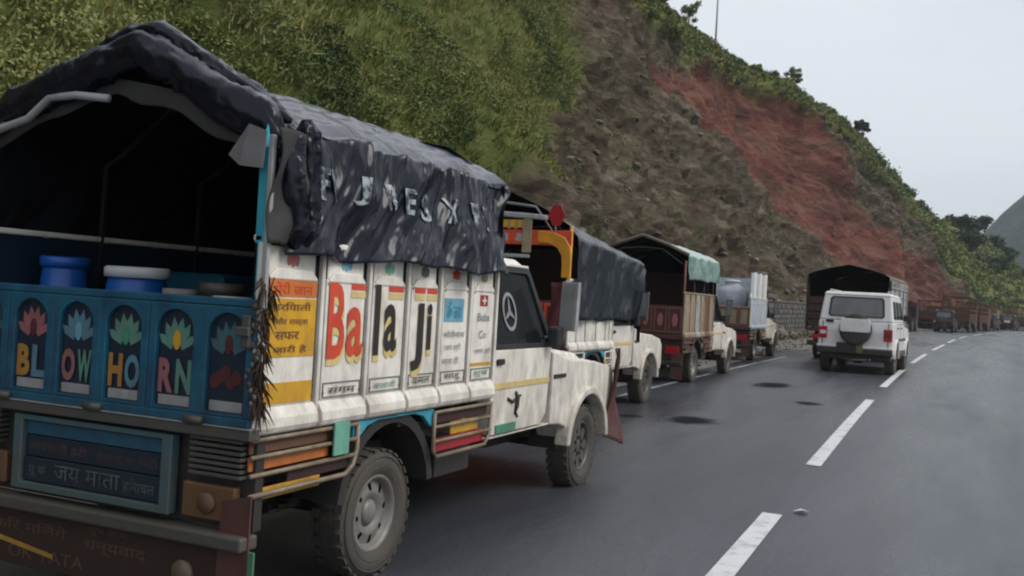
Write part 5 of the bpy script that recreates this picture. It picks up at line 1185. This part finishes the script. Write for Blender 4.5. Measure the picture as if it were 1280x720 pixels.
# shrubs standing out of the turf above the near truck
SHR = [(12,.30,1.2),(17,.42,1.4),(20,.28,1.1),(24,.50,1.5),(27,.34,1.2),(30,.42,1.4),(33,.56,1.6),(36,.36,1.1),(39,.52,1.3),(43,.62,1.6),(48,.66,1.5),(54,.72,1.6),(9,.36,1.2),(5,.30,1.0),(22,.20,.9),(34,.30,1.0)]
TS = sorted(range(len(SHR)), key=lambda q: bear(SHR[q][0], SHR[q][1]))
for q, (s, w_, r) in enumerate(SHR):
    bush(crest(s, w_), r*.62, .45+.4*rnd.random(), NTH[TS.index(q)]+' leafy shrub from the left on the green slope above the trucks', 'shrubs on the green slope', ls=.085)
# grass tufts at the foot of the wall
cs = np.array([(float(cx(y))+rnd.uniform(-6.9,-6.2), y, float(gz(y))+.08) for y in [rnd.uniform(8, 90) for _ in range(260)]])
v, f, t = leaves(cs, np.full(260, .18), 26, .14, nr.random(260), .8); tag(leaf_mesh('verge_weeds', v, f, t, 'dryleaf'), kind='stuff')
# scrub on the valley side of the road
cs = np.array([(float(cx(y))+6.2+rnd.uniform(0,5), y, float(gz(y))-rnd.uniform(.2, 1.2)) for y in [rnd.uniform(0, 220) for _ in range(500)]])
v, f, t = leaves(cs, nr.random(500)*.6+.3, 40, .25, nr.random(500), .8); tag(leaf_mesh('valley_scrub', v, f, t), kind='stuff')

# pole on the crest
px_, py_, pz_ = crest(101.5, .99)
root = empty('utility_pole', (px_, py_, pz_), 0, 'thin grey utility pole rising from the crest of the cut against the sky', 'pole')
mb = MB(); mb.tube([(0,0,-.5),(0,0,8.5)], [.11,.07], 8); mb.build('mast', 'pole', root)
for z in (6.3, 5.6):
    mb = MB(); mb.box(-.5,.5,-.04,.04,z,z+.09); mb.build('cross_arm', 'pole', root)
    for x in (-.42, .42): mb = MB(); mb.lathe([(0,.04),(.05,.07),(.12,.05),(.2,.03),(.21,0)], (x,0,z+.09), 'z', 8); mb.build('insulator', 'pole', root)

# ------------------------------------------------------------------ distant hills
def far_hill(x0, x1, y0, depth, prof, seed, material):
    nx, ny = 120, 40; P = []
    for i in range(nx):
        x = x0+(x1-x0)*i/(nx-1); hgt = float(np.interp(x, [a for a, b in prof], [b for a, b in prof]))
        for j in range(ny):
            v_ = j/(ny-1); z = hgt*math.sin(min(1, v_*1.25)*math.pi/2) if v_ < .8 else hgt*(1-(v_-.8)*1.2)
            n_ = fbm(Vector((x*.012, v_*3, seed)), 5); P.append((x, y0+depth*v_+40*noise.noise(Vector((x*.008, 2, seed))), z*(1+.16*n_)-6))
    mb = MB(); mb.grid(P, nx, ny); o = mb.build('distant_hill', material, recalc=False); tag(o, kind='structure'); return o
fh = bpy.data.materials.new('wooded_far_hill'); fh.use_nodes = True; N = fh.node_tree.nodes; L = fh.node_tree.links; geo = N.new('ShaderNodeNewGeometry')
L.new(ramp(nz(.05, 9), [(.35,(.008,.020,.010)),(.55,(.018,.034,.018)),(.7,(.04,.05,.028))]), N['Principled BSDF'].inputs['Base Color']); N['Principled BSDF'].inputs['Roughness'].default_value = 1
bp = N.new('ShaderNodeBump'); bp.inputs['Distance'].default_value = 4; L.new(nz(.12, 8), bp.inputs['Height']); L.new(bp.outputs[0], N['Principled BSDF'].inputs['Normal'])
far_hill(-60, 700, 560, 260, [(-60,8),(-20,34),(5,58),(23,82),(40,104),(80,130),(140,142),(220,150),(320,150),(450,110),(700,60)], 4., fh)
far_hill(60, 1000, 950, 300, [(60,60),(200,100),(400,140),(700,150),(1000,110)], 9., fh)

# ------------------------------------------------------------------ haze
hz_ = bpy.data.materials.new('pale_haze'); hz_.use_nodes = True; N = hz_.node_tree.nodes; L = hz_.node_tree.links; N.clear()
o_ = N.new('ShaderNodeOutputMaterial'); pv = N.new('ShaderNodeVolumePrincipled'); L.new(pv.outputs[0], o_.inputs['Volume'])
pv.inputs['Color'].default_value = (.86, .93, 1, 1); pv.inputs['Density'].default_value = .00038; pv.inputs['Anisotropy'].default_value = 0
mb = MB(); mb.box(-720, 1500, -420, 1500, -110, 215); hzb = mb.build('haze', hz_); tag(hzb, kind='stuff')
